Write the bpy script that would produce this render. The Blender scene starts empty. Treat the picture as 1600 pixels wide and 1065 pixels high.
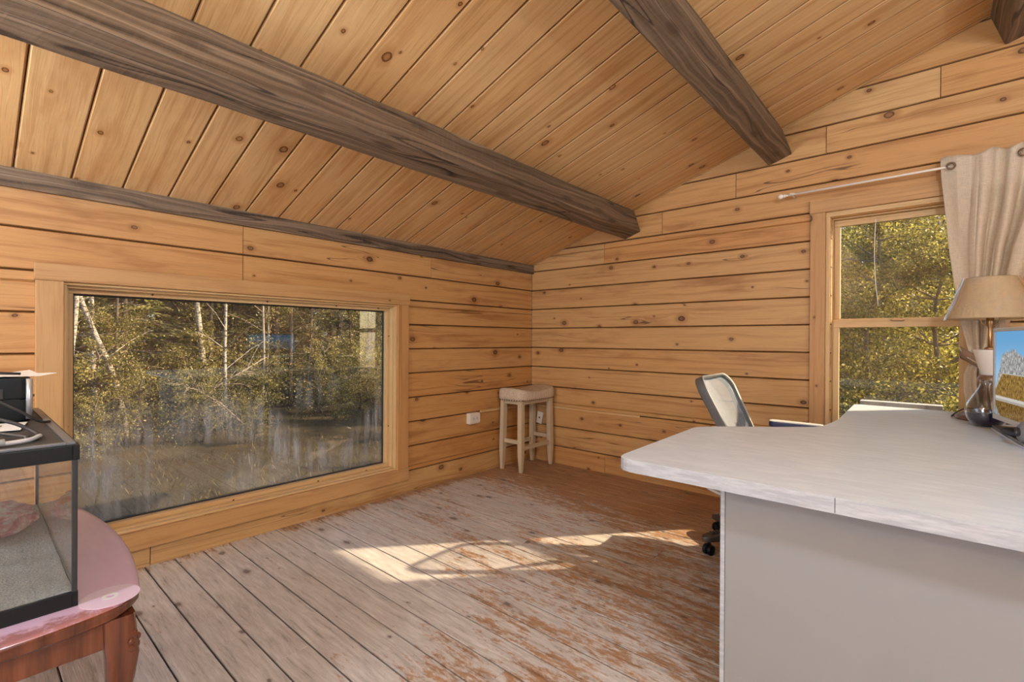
import bpy, bmesh, math, random
import numpy as np
from mathutils import Vector, Matrix, noise as mnoise
R_ = random.Random(7)
scene = bpy.context.scene
COL = scene.collection
PI = math.pi

# ------------------------------------------------------------------ camera
cam_d = bpy.data.cameras.new('camera'); cam = bpy.data.objects.new('camera', cam_d); COL.objects.link(cam)
cam_d.sensor_fit = 'HORIZONTAL'; cam_d.sensor_width = 36.0; cam_d.lens = 36.0 * 758.683 / 1600.0
cam_d.clip_start = 0.02; cam_d.clip_end = 300
YAW, PITCH, ROLL = 0.721159817, -0.00272569960, 0.00571208769
f = Vector((-math.sin(YAW) * math.cos(PITCH), math.cos(YAW) * math.cos(PITCH), math.sin(PITCH)))
r = f.cross(Vector((0, 0, 1))).normalized(); u = r.cross(f)
c_, s_ = math.cos(ROLL), math.sin(ROLL)
rr = c_ * r + s_ * u; uu = -s_ * r + c_ * u
m = Matrix((rr, uu, -f)).transposed().to_4x4(); m.translation = Vector((2.935, -3.625, 1.13))
cam.matrix_world = m
scene.camera = cam

# ------------------------------------------------------------------ light
scene.view_settings.view_transform = 'Standard'; scene.view_settings.look = 'None'
scene.view_settings.gamma = 1.0; scene.view_settings.use_curve_mapping = False
scene.view_settings.exposure = 0.43
scene.cycles.use_denoising = True
scene.cycles.max_bounces = 8; scene.cycles.diffuse_bounces = 5; scene.cycles.transparent_max_bounces = 24
scene.cycles.caustics_reflective = False; scene.cycles.caustics_refractive = False
scene.cycles.sample_clamp_indirect = 4.0
world = bpy.data.worlds.new('world'); scene.world = world; world.use_nodes = True
wn = world.node_tree; wn.nodes.clear()
wo = wn.nodes.new('ShaderNodeOutputWorld'); wb = wn.nodes.new('ShaderNodeBackground'); ws = wn.nodes.new('ShaderNodeTexSky')
ws.sky_type = 'NISHITA'; ws.sun_disc = False; ws.sun_elevation = math.radians(31); ws.sun_rotation = math.radians(40)
ws.air_density = 1.0; ws.dust_density = 2.0
wb.inputs['Strength'].default_value = 0.22
wn.links.new(ws.outputs[0], wb.inputs[0]); wn.links.new(wb.outputs[0], wo.inputs[0])

SUN = Vector((0.83, 1.0, 0.776)).normalized()
sd = bpy.data.lights.new('sun', 'SUN'); sd.energy = 8.0; sd.angle = math.radians(0.8); sd.color = (1.0, 0.76, 0.50)
so = bpy.data.objects.new('sun', sd); COL.objects.link(so); so.rotation_euler = SUN.to_track_quat('Z', 'Y').to_euler(); so.location = SUN * 30

def area(name, loc, target, sx, sy, power, color):
    d = bpy.data.lights.new(name, 'AREA'); d.shape = 'RECTANGLE'; d.size = sx; d.size_y = sy; d.energy = power; d.color = color
    o = bpy.data.objects.new(name, d); COL.objects.link(o); o.location = loc
    o.rotation_euler = (Vector(loc) - Vector(target)).to_track_quat('Z', 'Y').to_euler(); return o
# fill lights added against the solid, unseen walls behind the camera
area('fill_light_rear', (5.0, -5.92, 1.45), (5.0, 0, 1.9), 2.9, 1.5, 14, (0.66, 0.81, 1.0))
area('fill_light_rear_left', (0.80, -5.92, 0.95), (1.4, 0, 1.15), 1.15, 1.6, 45, (0.66, 0.81, 1.0))
area('fill_light_far', (7.40, -4.2, 1.15), (0, -3.6, 1.5), 3.0, 1.15, 55, (0.64, 0.80, 1.0))

# ------------------------------------------------------------------ helpers
def tag(o, label=None, cat=None, group=None, kind=None):
    if label: o['label'] = label
    if cat: o['category'] = cat
    if group: o['group'] = group
    if kind: o['kind'] = kind
    return o
def empty(name, loc=(0, 0, 0), rz=0.0, label=None, cat=None, group=None, kind=None):
    o = bpy.data.objects.new(name, None); COL.objects.link(o); o.location = loc; o.rotation_euler = (0, 0, rz)
    o.empty_display_size = 0.05
    return tag(o, label, cat, group, kind)
def link(name, bm, mat, parent=None, smooth=False, angle=35):
    me = bpy.data.meshes.new(name)
    if smooth: 
        for f_ in bm.faces: f_.smooth = True
        for e in bm.edges:
            if len(e.link_faces) == 2 and e.calc_face_angle(0) > math.radians(angle): e.smooth = False
    bm.to_mesh(me); bm.free()
    for mm in (mat if isinstance(mat, (list, tuple)) else [mat]): me.materials.append(mm)
    o = bpy.data.objects.new(name, me); COL.objects.link(o)
    if parent: o.parent = parent
    return o
def copy_tree(o, parent=None):
    c = o.copy(); COL.objects.link(c)
    if parent: c.parent = parent
    for ch in list(o.children): copy_tree(ch, c)
    return c
def B(): 
    return bmesh.new()
def box(bm, x0, x1, y0, y1, z0, z1, bev=0.0, seg=2, mi=0, mat=None):
    r_ = bmesh.ops.create_cube(bm, size=1.0); vs = r_['verts']
    for v in vs: v.co = Vector(((x0 + x1) / 2 + v.co.x * (x1 - x0), (y0 + y1) / 2 + v.co.y * (y1 - y0), (z0 + z1) / 2 + v.co.z * (z1 - z0)))
    fs = list({f_ for v in vs for f_ in v.link_faces})
    for f_ in fs: f_.material_index = mi
    if bev > 0:
        es = list({e for v in vs for e in v.link_edges})
        rb = bmesh.ops.bevel(bm, geom=es, offset=bev, segments=seg, profile=0.6, affect='EDGES')
        vs = list({v for f_ in rb['faces'] for v in f_.verts} | {v for v in vs if v.is_valid})
        for f_ in rb['faces']: f_.material_index = mi
    if mat is not None: bmesh.ops.transform(bm, matrix=mat, verts=[v for v in vs if v.is_valid])
    return vs
def lathe(bm, prof, n=32, center=(0, 0, 0), mi=0, cap=False, sx=1.0, sy=1.0):
    rings = []
    for (r0, z0) in prof:
        rings.append([bm.verts.new((center[0] + r0 * sx * math.cos(2 * PI * i / n), center[1] + r0 * sy * math.sin(2 * PI * i / n), center[2] + z0)) for i in range(n)])
    for a, b in zip(rings, rings[1:]):
        for i in range(n):
            f_ = bm.faces.new((a[i], a[(i + 1) % n], b[(i + 1) % n], b[i])); f_.material_index = mi
    if cap:
        bm.faces.new(list(reversed(rings[0]))).material_index = mi; bm.faces.new(rings[-1]).material_index = mi
    return rings
def tube(bm, pts, rad, n=8, mi=0, cap=True, closed=False):
    pts = [Vector(p) for p in pts]; K = len(pts)
    rads = rad if isinstance(rad, (list, tuple)) else [rad] * K
    rings = []; prevx = None
    for i, p in enumerate(pts):
        if closed: t = pts[(i + 1) % K] - pts[i - 1]
        else: t = pts[min(i + 1, K - 1)] - pts[max(i - 1, 0)]
        t = t.normalized() if t.length > 1e-9 else Vector((0, 0, 1))
        if prevx is None:
            a = Vector((0, 0, 1)) if abs(t.z) < 0.9 else Vector((1, 0, 0)); x = t.cross(a).normalized()
        else:
            x = prevx - t * prevx.dot(t); x = x.normalized() if x.length > 1e-6 else prevx
        prevx = x; y = t.cross(x)
        rings.append([bm.verts.new(p + (x * math.cos(2 * PI * j / n) + y * math.sin(2 * PI * j / n)) * rads[i]) for j in range(n)])
    pr = list(zip(rings, rings[1:])) + ([(rings[-1], rings[0])] if closed else [])
    for a, b in pr:
        for j in range(n):
            f_ = bm.faces.new((a[j], a[(j + 1) % n], b[(j + 1) % n], b[j])); f_.material_index = mi
    if cap and not closed:
        bm.faces.new(list(reversed(rings[0]))).material_index = mi; bm.faces.new(rings[-1]).material_index = mi
def spline(P, n=8):
    P = [Vector(p) for p in P]; out = []
    for i in range(len(P) - 1):
        p0 = P[max(i - 1, 0)]; p1 = P[i]; p2 = P[i + 1]; p3 = P[min(i + 2, len(P) - 1)]
        for k in range(n):
            t = k / n
            out.append(0.5 * ((2 * p1) + (p2 - p0) * t + (2 * p0 - 5 * p1 + 4 * p2 - p3) * t * t + (3 * p1 - p0 - 3 * p2 + p3) * t ** 3))
    out.append(P[-1]); return out
def prism(bm, poly, z0, z1, mi=0, bev=0.0, seg=3, side=None):
    lo = [bm.verts.new((p[0], p[1], z0)) for p in poly]; hi = [bm.verts.new((p[0], p[1], z1)) for p in poly]
    fb = bm.faces.new(list(reversed(lo))); ft = bm.faces.new(hi); fs = [fb, ft]
    n = len(poly)
    for i in range(n): fs.append(bm.faces.new((lo[i], lo[(i + 1) % n], hi[(i + 1) % n], hi[i])))
    for f_ in fs: f_.material_index = mi
    if bev > 0:
        es = list(fb.edges) + list(ft.edges)
        bmesh.ops.bevel(bm, geom=es, offset=bev, segments=seg, profile=0.6, affect='EDGES')
    if side is not None:
        bm.normal_update()
        for f_ in bm.faces:
            if abs(f_.normal.z) < 0.5: f_.material_index = side
def round_poly(pts, rads, n=6):
    out = []; K = len(pts)
    for i in range(K):
        p = Vector(pts[i] + (0,)) if len(pts[i]) == 2 else Vector(pts[i]); a = Vector(tuple(pts[i - 1][:2]) + (0,)); b = Vector(tuple(pts[(i + 1) % K][:2]) + (0,))
        r0 = rads[i] if isinstance(rads, (list, tuple)) else rads
        if r0 <= 0: out.append((p.x, p.y)); continue
        da = (a - p).normalized() * r0; db = (b - p).normalized() * r0
        for k in range(n + 1):
            t = k / n; q = (p + da) * (1 - t) ** 2 + 2 * p * t * (1 - t) + (p + db) * t * t; out.append((q.x, q.y))
    return out
# one board of a planked surface; UV = metres along / across, 'rnd' = one number per board
def board(bm, org, U, V, Nn, L, W, T=0.03, ch=0.006, cd=0.005, ce=0.0012, u0=None, v0=None, rnd=None):
    uvl = bm.loops.layers.uv.verify(); rl = bm.verts.layers.float.get('rnd') or bm.verts.layers.float.new('rnd')
    org, U, V, Nn = Vector(org), Vector(U), Vector(V), Vector(Nn)
    rnd = R_.random() if rnd is None else rnd
    u0 = 0.0 if u0 is None else u0; v0 = 0.0 if v0 is None else v0
    def ring(cu, cv, d): return [(cu, cv, d), (L - cu, cv, d), (L - cu, W - cv, d), (cu, W - cv, d)]
    levels = [ring(ce, ch, 0), ring(0, 0, -cd), ring(0, 0, -T)]
    V_ = []; q = {}
    for lv in levels:
        row = []
        for (a, b, d) in lv:
            v = bm.verts.new(org + U * a + V * b + Nn * d); v[rl] = rnd; q[v] = (a + u0, b + v0); row.append(v)
        V_.append(row)
    fs = [bm.faces.new(V_[0])]
    for A, C in zip(V_, V_[1:]):
        for i in range(4): fs.append(bm.faces.new((A[i], C[i], C[(i + 1) % 4], A[(i + 1) % 4])))
    for f_ in fs:
        for l in f_.loops: l[uvl].uv = q[l.vert]
    return fs
def bar(bm, x0, x1, y0, y1, z0, z1, axis, bev=0.004, rnd=None):
    """board-like solid with UVs along its axis, for trim and timber"""
    uvl = bm.loops.layers.uv.verify(); rl = bm.verts.layers.float.get('rnd') or bm.verts.layers.float.new('rnd')
    n0 = set(bm.verts)
    box(bm, x0, x1, y0, y1, z0, z1, bev, 2)
    vs = [v for v in bm.verts if v not in n0]; rnd = R_.random() if rnd is None else rnd
    for v in vs: v[rl] = rnd
    bm.normal_update()
    for f_ in {f_ for v in vs for f_ in v.link_faces}:
        n = f_.normal
        others = [i for i in range(3) if i != axis]
        ac = min(others, key=lambda i: abs(n[i])); 
        for l in f_.loops: l[uvl].uv = (l.vert.co[axis], l.vert.co[ac])
    return vs

# ------------------------------------------------------------------ materials
class NT:
    def __init__(s, name):
        s.m = bpy.data.materials.new(name); s.m.use_nodes = True; s.t = s.m.node_tree; s.t.nodes.clear()
        s.out = s.t.nodes.new('ShaderNodeOutputMaterial')
    def n(s, ty, ins=None, **kw):
        nd = s.t.nodes.new(ty)
        for k, v in kw.items(): setattr(nd, k, v)
        for k, v in (ins or {}).items():
            so_ = nd.inputs[k]
            if isinstance(v, bpy.types.NodeSocket): s.t.links.new(v, so_)
            else:
                if isinstance(v, (tuple, list)) and len(v) == 3 and so_.type == 'RGBA': v = (*v, 1)
                so_.default_value = v
        return nd
    def math(s, op, a, b=0.0, c=0.0, clamp=False):
        return s.n('ShaderNodeMath', {0: a, 1: b, 2: c}, operation=op, use_clamp=clamp).outputs[0]
    def sub(s, a, b): return s.math('SUBTRACT', a, b)
    def add(s, a, b): return s.math('ADD', a, b)
    def mul(s, a, b): return s.math('MULTIPLY', a, b)
    def xyz(s, x, y, z=0.0): return s.n('ShaderNodeCombineXYZ', {0: x, 1: y, 2: z}).outputs[0]
    def sep(s, v): 
        nd = s.n('ShaderNodeSeparateXYZ', {0: v}); return nd.outputs[0], nd.outputs[1], nd.outputs[2]
    def noise(s, vec, scale=1.0, detail=3.0, rough=0.55, dist=0.0):
        return s.n('ShaderNodeTexNoise', {'Vector': vec, 'Scale': scale, 'Detail': detail, 'Roughness': rough, 'Distortion': dist}).outputs[0]
    def ramp(s, fac, stops, mode='LINEAR'):
        nd = s.n('ShaderNodeValToRGB', {0: fac}); cr = nd.color_ramp; cr.interpolation = mode
        while len(cr.elements) < len(stops): cr.elements.new(0.5)
        for e, (p, c) in zip(cr.elements, stops):
            e.position = p; e.color = (c, c, c, 1) if not isinstance(c, (tuple, list)) else (*c, 1)
        return nd.outputs[0]
    def mix(s, fac, a, b, blend='MIX'):
        nd = s.n('ShaderNodeMix', data_type='RGBA', blend_type=blend)
        for so_, v in ((nd.inputs[0], fac), (nd.inputs[6], a), (nd.inputs[7], b)):
            if isinstance(v, bpy.types.NodeSocket): s.t.links.new(v, so_)
            else: so_.default_value = (*v, 1) if isinstance(v, (tuple, list)) else v
        return nd.outputs[2]
    def smooth(s, x, a, b):
        return s.n('ShaderNodeMapRange', {0: x, 1: a, 2: b, 3: 0.0, 4: 1.0}, interpolation_type='SMOOTHSTEP').outputs[0]
    def uv(s): return s.n('ShaderNodeUVMap').outputs[0]
    def obj(s): return s.n('ShaderNodeTexCoord').outputs['Object']
    def pos(s): return s.n('ShaderNodeNewGeometry').outputs['Position']
    def attr(s, nm): return s.n('ShaderNodeAttribute', attribute_name=nm).outputs['Fac']
    def bump(s, h, strength=0.3, dist=0.01): return s.n('ShaderNodeBump', {'Height': h, 'Strength': strength, 'Distance': dist}).outputs[0]
    def pbr(s, color, rough=0.5, normal=None, metal=0.0, spec=0.5, **kw):
        nd = s.n('ShaderNodeBsdfPrincipled', {'Base Color': color, 'Roughness': rough, 'Metallic': metal, 'Specular IOR Level': spec})
        if normal is not None: s.t.links.new(normal, nd.inputs['Normal'])
        for k, v in kw.items():
            if isinstance(v, bpy.types.NodeSocket): s.t.links.new(v, nd.inputs[k])
            else: nd.inputs[k].default_value = (*v, 1) if isinstance(v, (tuple, list)) and len(v) == 3 else v
        return nd.outputs[0]
    def done(s, sh): s.t.links.new(sh, s.out.inputs[0]); return s.m

def simple(name, col, rough=0.5, metal=0.0, nscale=0, namp=0.12, bump=0.0, spec=0.5, **kw):
    t = NT(name); c = col; nrm = None
    if nscale:
        nz = t.noise(t.obj(), nscale, 4)
        c = t.mix(nz, tuple(x * (1 - namp) for x in col), tuple(min(1, x * (1 + namp)) for x in col))
        if bump: nrm = t.bump(nz, bump, 0.004)
    return t.done(t.pbr(c, rough, nrm, metal, spec, **kw))

def pine(name, light, mid, red, knotc, knots=1.0, rough=0.42, ku=2.1, kv=5.5, tone=0.22, cracks=True, ksize=1.0, blotch=0.5, edge=0.0, edgec=(0.10, 0.038, 0.013), edgew=0.0045):
    t = NT(name); uu_, vv, _ = t.sep(t.uv()); rn = t.attr('rnd')
    U = t.add(uu_, t.mul(rn, 53.7)); V = t.add(vv, t.mul(rn, 19.3))
    # knots: nearest cell point in a stretched cell grid
    vo = t.n('ShaderNodeTexVoronoi', {'Vector': t.xyz(t.mul(U, ku), t.mul(V, kv)), 'Scale': 1.0, 'Randomness': 0.9}, voronoi_dimensions='2D', feature='F1')
    px, py, _ = t.sep(vo.outputs['Position']); cr, cg, cb = t.sep(vo.outputs['Color'])
    dx = t.sub(U, t.math('DIVIDE', px, ku)); dy = t.sub(V, t.math('DIVIDE', py, kv))
    wob = t.mul(t.sub(t.noise(t.xyz(t.mul(U, 45), t.mul(V, 45)), 1, 2), 0.5), 0.006)
    dxs = t.mul(dx, 0.72)
    rad = t.add(t.math('SQRT', t.add(t.mul(dxs, dxs), t.mul(dy, dy))), wob)
    present = t.math('GREATER_THAN', cr, 1 - 0.62 * knots)
    R = t.mul(present, t.mul(t.add(0.0045, t.mul(t.mul(cg, cg), 0.0135)), ksize))
    # grain bends round each knot
    e = t.math('EXPONENT', t.mul(-1.0, t.add(t.mul(t.mul(dx, dx), 90.0), t.mul(t.mul(dy, dy), 420.0))))
    sgn = t.math('TANH', t.mul(dy, 90.0))
    V2 = t.sub(V, t.mul(t.mul(sgn, e), t.mul(R, 1.35)))
    low = t.mul(t.sub(t.noise(t.xyz(t.mul(U, 1.1), t.mul(V, 5.0)), 1, 2), 0.5), 0.05)
    V2 = t.add(V2, low)
    g1 = t.noise(t.xyz(t.mul(U, 0.9), t.mul(V2, 34.0), t.mul(rn, 7)), 1, 4, 0.6)
    g2 = t.noise(t.xyz(t.mul(U, 5.0), t.mul(V2, 190.0)), 1, 3, 0.6)
    col = t.ramp(g1, [(0.33, mid), (0.50, light), (0.75, light)])
    col = t.mix(t.mul(t.smooth(g2, 0.50, 0.70), 0.42), col, t.mix(1.0, mid, (0.86, 0.80, 0.72), 'MULTIPLY'))
    bl = t.smooth(t.noise(t.xyz(t.mul(U, 1.6), t.mul(V, 7.0), 3.1), 1, 4, 0.6), 0.50, 0.78)
    col = t.mix(t.mul(bl, blotch), col, red)
    tn = t.noise(t.xyz(t.mul(rn, 91.0), 2.0, 0.3), 1.0, 0)
    tn = t.math('FRACT', t.mul(rn, 7.77))
    col = t.mix(t.mul(tn, tone * 2), col, t.mix(1.0, col, tuple(0.62 * a / max(light) + 0.30 for a in light), 'MULTIPLY'))
    if cracks:
        cz = t.noise(t.xyz(t.mul(U, 0.55), t.mul(V2, 9.0), 8.7), 1, 2, 0.5)
        line = t.sub(1.0, t.smooth(t.math('ABSOLUTE', t.sub(cz, 0.5)), 0.0015, 0.006))
        msk = t.smooth(t.noise(t.xyz(t.mul(U, 0.9), t.mul(V, 3.0), 5.5), 1, 1), 0.55, 0.62)
        col = t.mix(t.mul(t.mul(line, msk), 0.75), col, knotc)
    # knot body, ring and halo
    halo = t.mul(present, t.sub(1.0, t.smooth(rad, t.mul(R, 1.0), t.mul(R, 3.2))))
    col = t.mix(t.mul(halo, 0.55), col, red)
    inside = t.sub(1.0, t.smooth(rad, t.mul(R, 0.86), t.mul(R, 1.04)))
    inside = t.mul(inside, present)
    core = t.sub(1.0, t.smooth(rad, t.mul(R, 0.45), t.mul(R, 0.72)))
    kc = t.mix(t.mul(core, 0.62), knotc, red)
    ringk = t.mul(present, t.sub(1.0, t.smooth(t.math('ABSOLUTE', t.sub(rad, t.mul(R, 0.95))), t.mul(R, 0.06), t.mul(R, 0.22))))
    col = t.mix(t.mul(inside, t.add(0.60, t.mul(cb, 0.40))), col, kc)
    col = t.mix(t.mul(ringk, 0.85), col, knotc)
    if edge:   # grime that has settled in the seams
        dv = t.math('MINIMUM', t.math('ABSOLUTE', vv), t.math('ABSOLUTE', t.sub(edge, vv)))
        wv = t.mul(t.noise(t.xyz(t.mul(U, 6.0), t.mul(rn, 9.0), 0.0), 1, 3), edgew * 1.6)
        col = t.mix(t.mul(t.sub(1.0, t.smooth(dv, 0.0008, t.add(edgew, wv))), 0.82), col, edgec)
    nrm = t.bump(t.add(g2, t.mul(g1, 0.5)), 0.12, 0.003)
    return t.done(t.pbr(col, t.add(rough, t.mul(g1, 0.12)), nrm, 0, 0.35))

PINE_W = pine('pine_logs', (0.545, 0.335, 0.138), (0.41, 0.222, 0.081), (0.26, 0.105, 0.032), (0.065, 0.026, 0.010), knots=1.1, rough=0.45, ku=2.5, blotch=0.8, edge=0.18, tone=0.34)
PINE_C = pine('pine_ceiling', (0.66, 0.42, 0.190), (0.52, 0.295, 0.115), (0.40, 0.175, 0.055), (0.11, 0.042, 0.014), knots=0.9, rough=0.20, ku=2.3, kv=5.5, cracks=False, blotch=0.6, tone=0.24, edge=0.1785, edgec=(0.22, 0.095, 0.035), edgew=0.003)
PINE_T = pine('pine_casing', (0.50, 0.295, 0.122), (0.40, 0.215, 0.080), (0.30, 0.135, 0.047), (0.085, 0.032, 0.012), knots=0.95, rough=0.42, cracks=False, blotch=0.6)
PINE_S = pine('pine_sash', (0.62, 0.42, 0.20), (0.52, 0.32, 0.13), (0.42, 0.22, 0.075), (0.13, 0.045, 0.014), knots=0.0, rough=0.40, cracks=False, blotch=0.25, tone=0.08)

def timber():
    t = NT('dark_stained_timber'); uu_, vv, _ = t.sep(t.uv()); rn = t.attr('rnd')
    U = t.add(uu_, t.mul(rn, 31.0)); V = t.add(vv, t.mul(rn, 9.0))
    low = t.mul(t.sub(t.noise(t.xyz(t.mul(U, 1.3), t.mul(V, 6.0)), 1, 2), 0.5), 0.10)
    V2 = t.add(V, low)
    g1 = t.noise(t.xyz(t.mul(U, 0.8), t.mul(V2, 42.0)), 1, 4, 0.62)
    col = t.ramp(g1, [(0.30, (0.060, 0.038, 0.022)), (0.50, (0.150, 0.100, 0.060)), (0.70, (0.29, 0.205, 0.130))])
    vo = t.n('ShaderNodeTexVoronoi', {'Vector': t.xyz(t.mul(U, 1.9), t.mul(V, 6.0)), 'Scale': 1.0}, voronoi_dimensions='2D')
    k = t.sub(1.0, t.smooth(vo.outputs['Distance'], 0.05, 0.16))
    col = t.mix(t.mul(k, 0.6), col, (0.05, 0.030, 0.018))
    cz = t.noise(t.xyz(t.mul(U, 0.35), t.mul(V2, 7.0), 2.2), 1, 2)
    line = t.sub(1.0, t.smooth(t.math('ABSOLUTE', t.sub(cz, 0.5)), 0.002, 0.008))
    col = t.mix(t.mul(line, 0.8), col, (0.020, 0.012, 0.008))
    fz = t.noise(t.xyz(t.mul(t.add(U, t.mul(V, 0.3)), 60.0), t.mul(V, 9.0)), 1, 3, 0.6)
    col = t.mix(t.mul(t.smooth(fz, 0.45, 0.75), 0.16), col, (0.26, 0.19, 0.125))
    nrm = t.bump(t.add(g1, t.mul(fz, 0.35)), 0.5, 0.006)
    return t.done(t.pbr(col, 0.62, nrm, 0, 0.35))
TIMBER = timber()

def floor_mat():
    t = NT('worn_floor_boards'); uu_, vv, _ = t.sep(t.uv()); rn = t.attr('rnd'); X, Y, _z = t.sep(t.pos())
    U = t.add(uu_, t.mul(rn, 41.0)); V = t.add(vv, t.mul(rn, 13.0))
    low = t.mul(t.sub(t.noise(t.xyz(t.mul(U, 3.0), t.mul(V, 7.0)), 1, 2), 0.5), 0.035)
    V2 = t.add(V, low)
    g1 = t.noise(t.xyz(t.mul(U, 5.0), t.mul(V2, 48.0)), 1, 6, 0.72)
    g2 = t.noise(t.xyz(t.mul(U, 7.0), t.mul(V2, 230.0)), 1, 3, 0.6)
    grey = t.ramp(g1, [(0.27, (0.22, 0.20, 0.19)), (0.42, (0.48, 0.455, 0.435)), (0.66, (0.67, 0.645, 0.625))])
    brown = t.ramp(g1, [(0.25, (0.13, 0.058, 0.024)), (0.50, (0.34, 0.175, 0.075)), (0.75, (0.50, 0.30, 0.150))])
    # where old varnish is left: toward the far gable wall, along the left wall, and in scuffed patches
    big = t.noise(t.xyz(t.mul(X, 1.1), t.mul(Y, 1.5)), 1, 3, 0.55)
    med = t.noise(t.xyz(t.mul(U, 3.2), t.mul(V, 15.0), t.mul(rn, 5)), 1, 6, 0.72)
    fine = t.noise(t.xyz(t.mul(U, 22.0), t.mul(V, 60.0)), 1, 5, 0.75)
    far = t.smooth(Y, -1.15, -0.30)
    right = t.mul(t.smooth(X, 0.9, 2.1), 0.10)
    edge = t.sub(1.0, t.smooth(X, 0.01, 0.14))
    clean = t.mul(t.mul(t.sub(1.0, t.smooth(X, 0.9, 1.9)), t.sub(1.0, t.smooth(Y, -2.5, -1.7))), 0.20)
    d = t.math('ADD', t.mul(t.sub(big, 0.5), 0.55), t.mul(far, 0.42))
    d = t.add(d, t.add(right, t.mul(edge, 0.30))); d = t.sub(d, clean)
    d = t.add(d, t.add(t.mul(t.sub(med, 0.5), 1.25), t.mul(t.sub(fine, 0.5), 1.10)))
    k = t.mul(t.smooth(d, 0.0, 0.24), 0.90)
    col = t.mix(k, grey, brown)
    # weathered grey-purple smudges and dark knots
    vo = t.n('ShaderNodeTexVoronoi', {'Vector': t.xyz(t.mul(U, 2.6), t.mul(V, 7.9)), 'Scale': 1.0, 'Randomness': 1.0}, voronoi_dimensions='2D')
    px, py, _ = t.sep(vo.outputs['Position']); cr, cg, cb = t.sep(vo.outputs['Color'])
    dx = t.mul(t.sub(U, t.math('DIVIDE', px, 2.6)), 0.55); dy = t.sub(V, t.math('DIVIDE', py, 7.9))
    wob = t.mul(t.sub(t.noise(t.xyz(t.mul(U, 30), t.mul(V, 70)), 1, 4, 0.7), 0.5), 0.022)
    rad = t.add(t.math('SQRT', t.add(t.mul(dx, dx), t.mul(dy, dy))), wob)
    pres = t.math('GREATER_THAN', cr, 0.42); Rk = t.add(0.003, t.mul(t.mul(cg, cg), 0.013))
    kn = t.mul(pres, t.sub(1.0, t.smooth(rad, t.mul(Rk, 0.6), t.mul(Rk, 1.5))))
    col = t.mix(t.mul(kn, 0.75), col, (0.075, 0.055, 0.055))
    hl = t.mul(pres, t.sub(1.0, t.smooth(rad, Rk, t.mul(Rk, 3.0))))
    col = t.mix(t.mul(hl, 0.25), col, (0.20, 0.135, 0.10))
    col = t.mix(t.mul(t.smooth(g2, 0.50, 0.72), 0.30), col, t.mix(1.0, col, (0.55, 0.50, 0.48), 'MULTIPLY'))
    col = t.mix(t.mul(t.math('FRACT', t.mul(rn, 5.31)), 0.30), col, t.mix(1.0, col, (0.72, 0.68, 0.66), 'MULTIPLY'))
    dv = t.math('MINIMUM', t.math('ABSOLUTE', vv), t.math('ABSOLUTE', t.sub(0.1225, vv)))
    col = t.mix(t.mul(t.sub(1.0, t.smooth(dv, 0.0005, t.add(0.0018, t.mul(t.math('FRACT', t.mul(rn, 3.71)), 0.0026)))), 0.6), col, (0.055, 0.038, 0.030))
    nrm = t.bump(t.add(g2, t.mul(g1, 0.6)), 0.35, 0.003)
    return t.done(t.pbr(col, t.add(0.50, t.mul(t.sub(1.0, k), 0.22)), nrm, 0, 0.4))
FLOOR = floor_mat()

def thin_glass(name, tint=(0.96, 0.97, 0.96), dirt=None, dirtcol=(0.55, 0.53, 0.50), refl=1.0):
    t = NT(name)
    tr = t.n('ShaderNodeBsdfTransparent', {0: tint}).outputs[0]
    gl = t.n('ShaderNodeBsdfGlossy', {'Color': (1, 1, 1), 'Roughness': 0.0}).outputs[0]
    ge = t.n('ShaderNodeNewGeometry')
    cs = t.math('ABSOLUTE', t.n('ShaderNodeVectorMath', {0: ge.outputs['Normal'], 1: ge.outputs['Incoming']}, operation='DOT_PRODUCT').outputs['Value'])
    fr = t.mul(t.add(0.04, t.mul(0.96, t.math('POWER', t.sub(1.0, cs), 5.0))), refl)
    sh = t.n('ShaderNodeMixShader', {0: fr, 1: tr, 2: gl}).outputs[0]
    if dirt is not None:
        df = t.n('ShaderNodeBsdfDiffuse', {'Color': dirtcol}).outputs[0]
        tl = t.n('ShaderNodeBsdfTranslucent', {'Color': dirtcol}).outputs[0]
        dd = t.n('ShaderNodeMixShader', {0: 0.4, 1: df, 2: tl}).outputs[0]
        sh = t.n('ShaderNodeMixShader', {0: dirt(t), 1: sh, 2: dd}).outputs[0]
    return t.done(sh)
def streaks(t):
    X, Y, Z = t.sep(t.pos())
    s1 = t.noise(t.xyz(t.mul(Y, 26.0), t.mul(Z, 1.6)), 1, 4, 0.65)
    s2 = t.noise(t.xyz(t.mul(Y, 2.0), t.mul(Z, 2.6)), 1, 2, 0.5)
    low = t.sub(1.0, t.smooth(Z, 0.35, 1.0)); hi = t.smooth(Z, 0.22, 0.5)
    d = t.mul(t.mul(t.smooth(s1, 0.36, 0.72), t.smooth(s2, 0.42, 0.62)), t.mul(low, t.add(0.35, t.mul(hi, 0.65))))
    return t.add(t.mul(d, 0.72), 0.022)
GLASS1 = thin_glass('dirty_window_glass', (0.96, 0.97, 0.95), streaks, (0.62, 0.59, 0.56), 1.7)
GLASS2 = thin_glass('window_glass', (0.97, 0.98, 0.97), lambda t: t.mul(t.noise(t.obj(), 9.0, 3), 0.03))
TANKG = thin_glass('tank_glass', (0.95, 0.97, 0.96), lambda t: t.add(0.015, t.mul(t.smooth(t.noise(t.obj(), 7.0, 4), 0.45, 0.75), 0.10)), (0.6, 0.62, 0.64))  # pale blotches stand in for the hazy reflection on the panes
VASEG = thin_glass('smoky_glass', (0.80, 0.82, 0.85), None, refl=2.0)
WRAP = thin_glass('clear_plastic_wrap', (0.98, 0.98, 0.98), lambda t: t.mul(t.smooth(t.noise(t.obj(), 14.0, 4), 0.5, 0.75), 0.22), (0.85, 0.85, 0.83))

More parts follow.
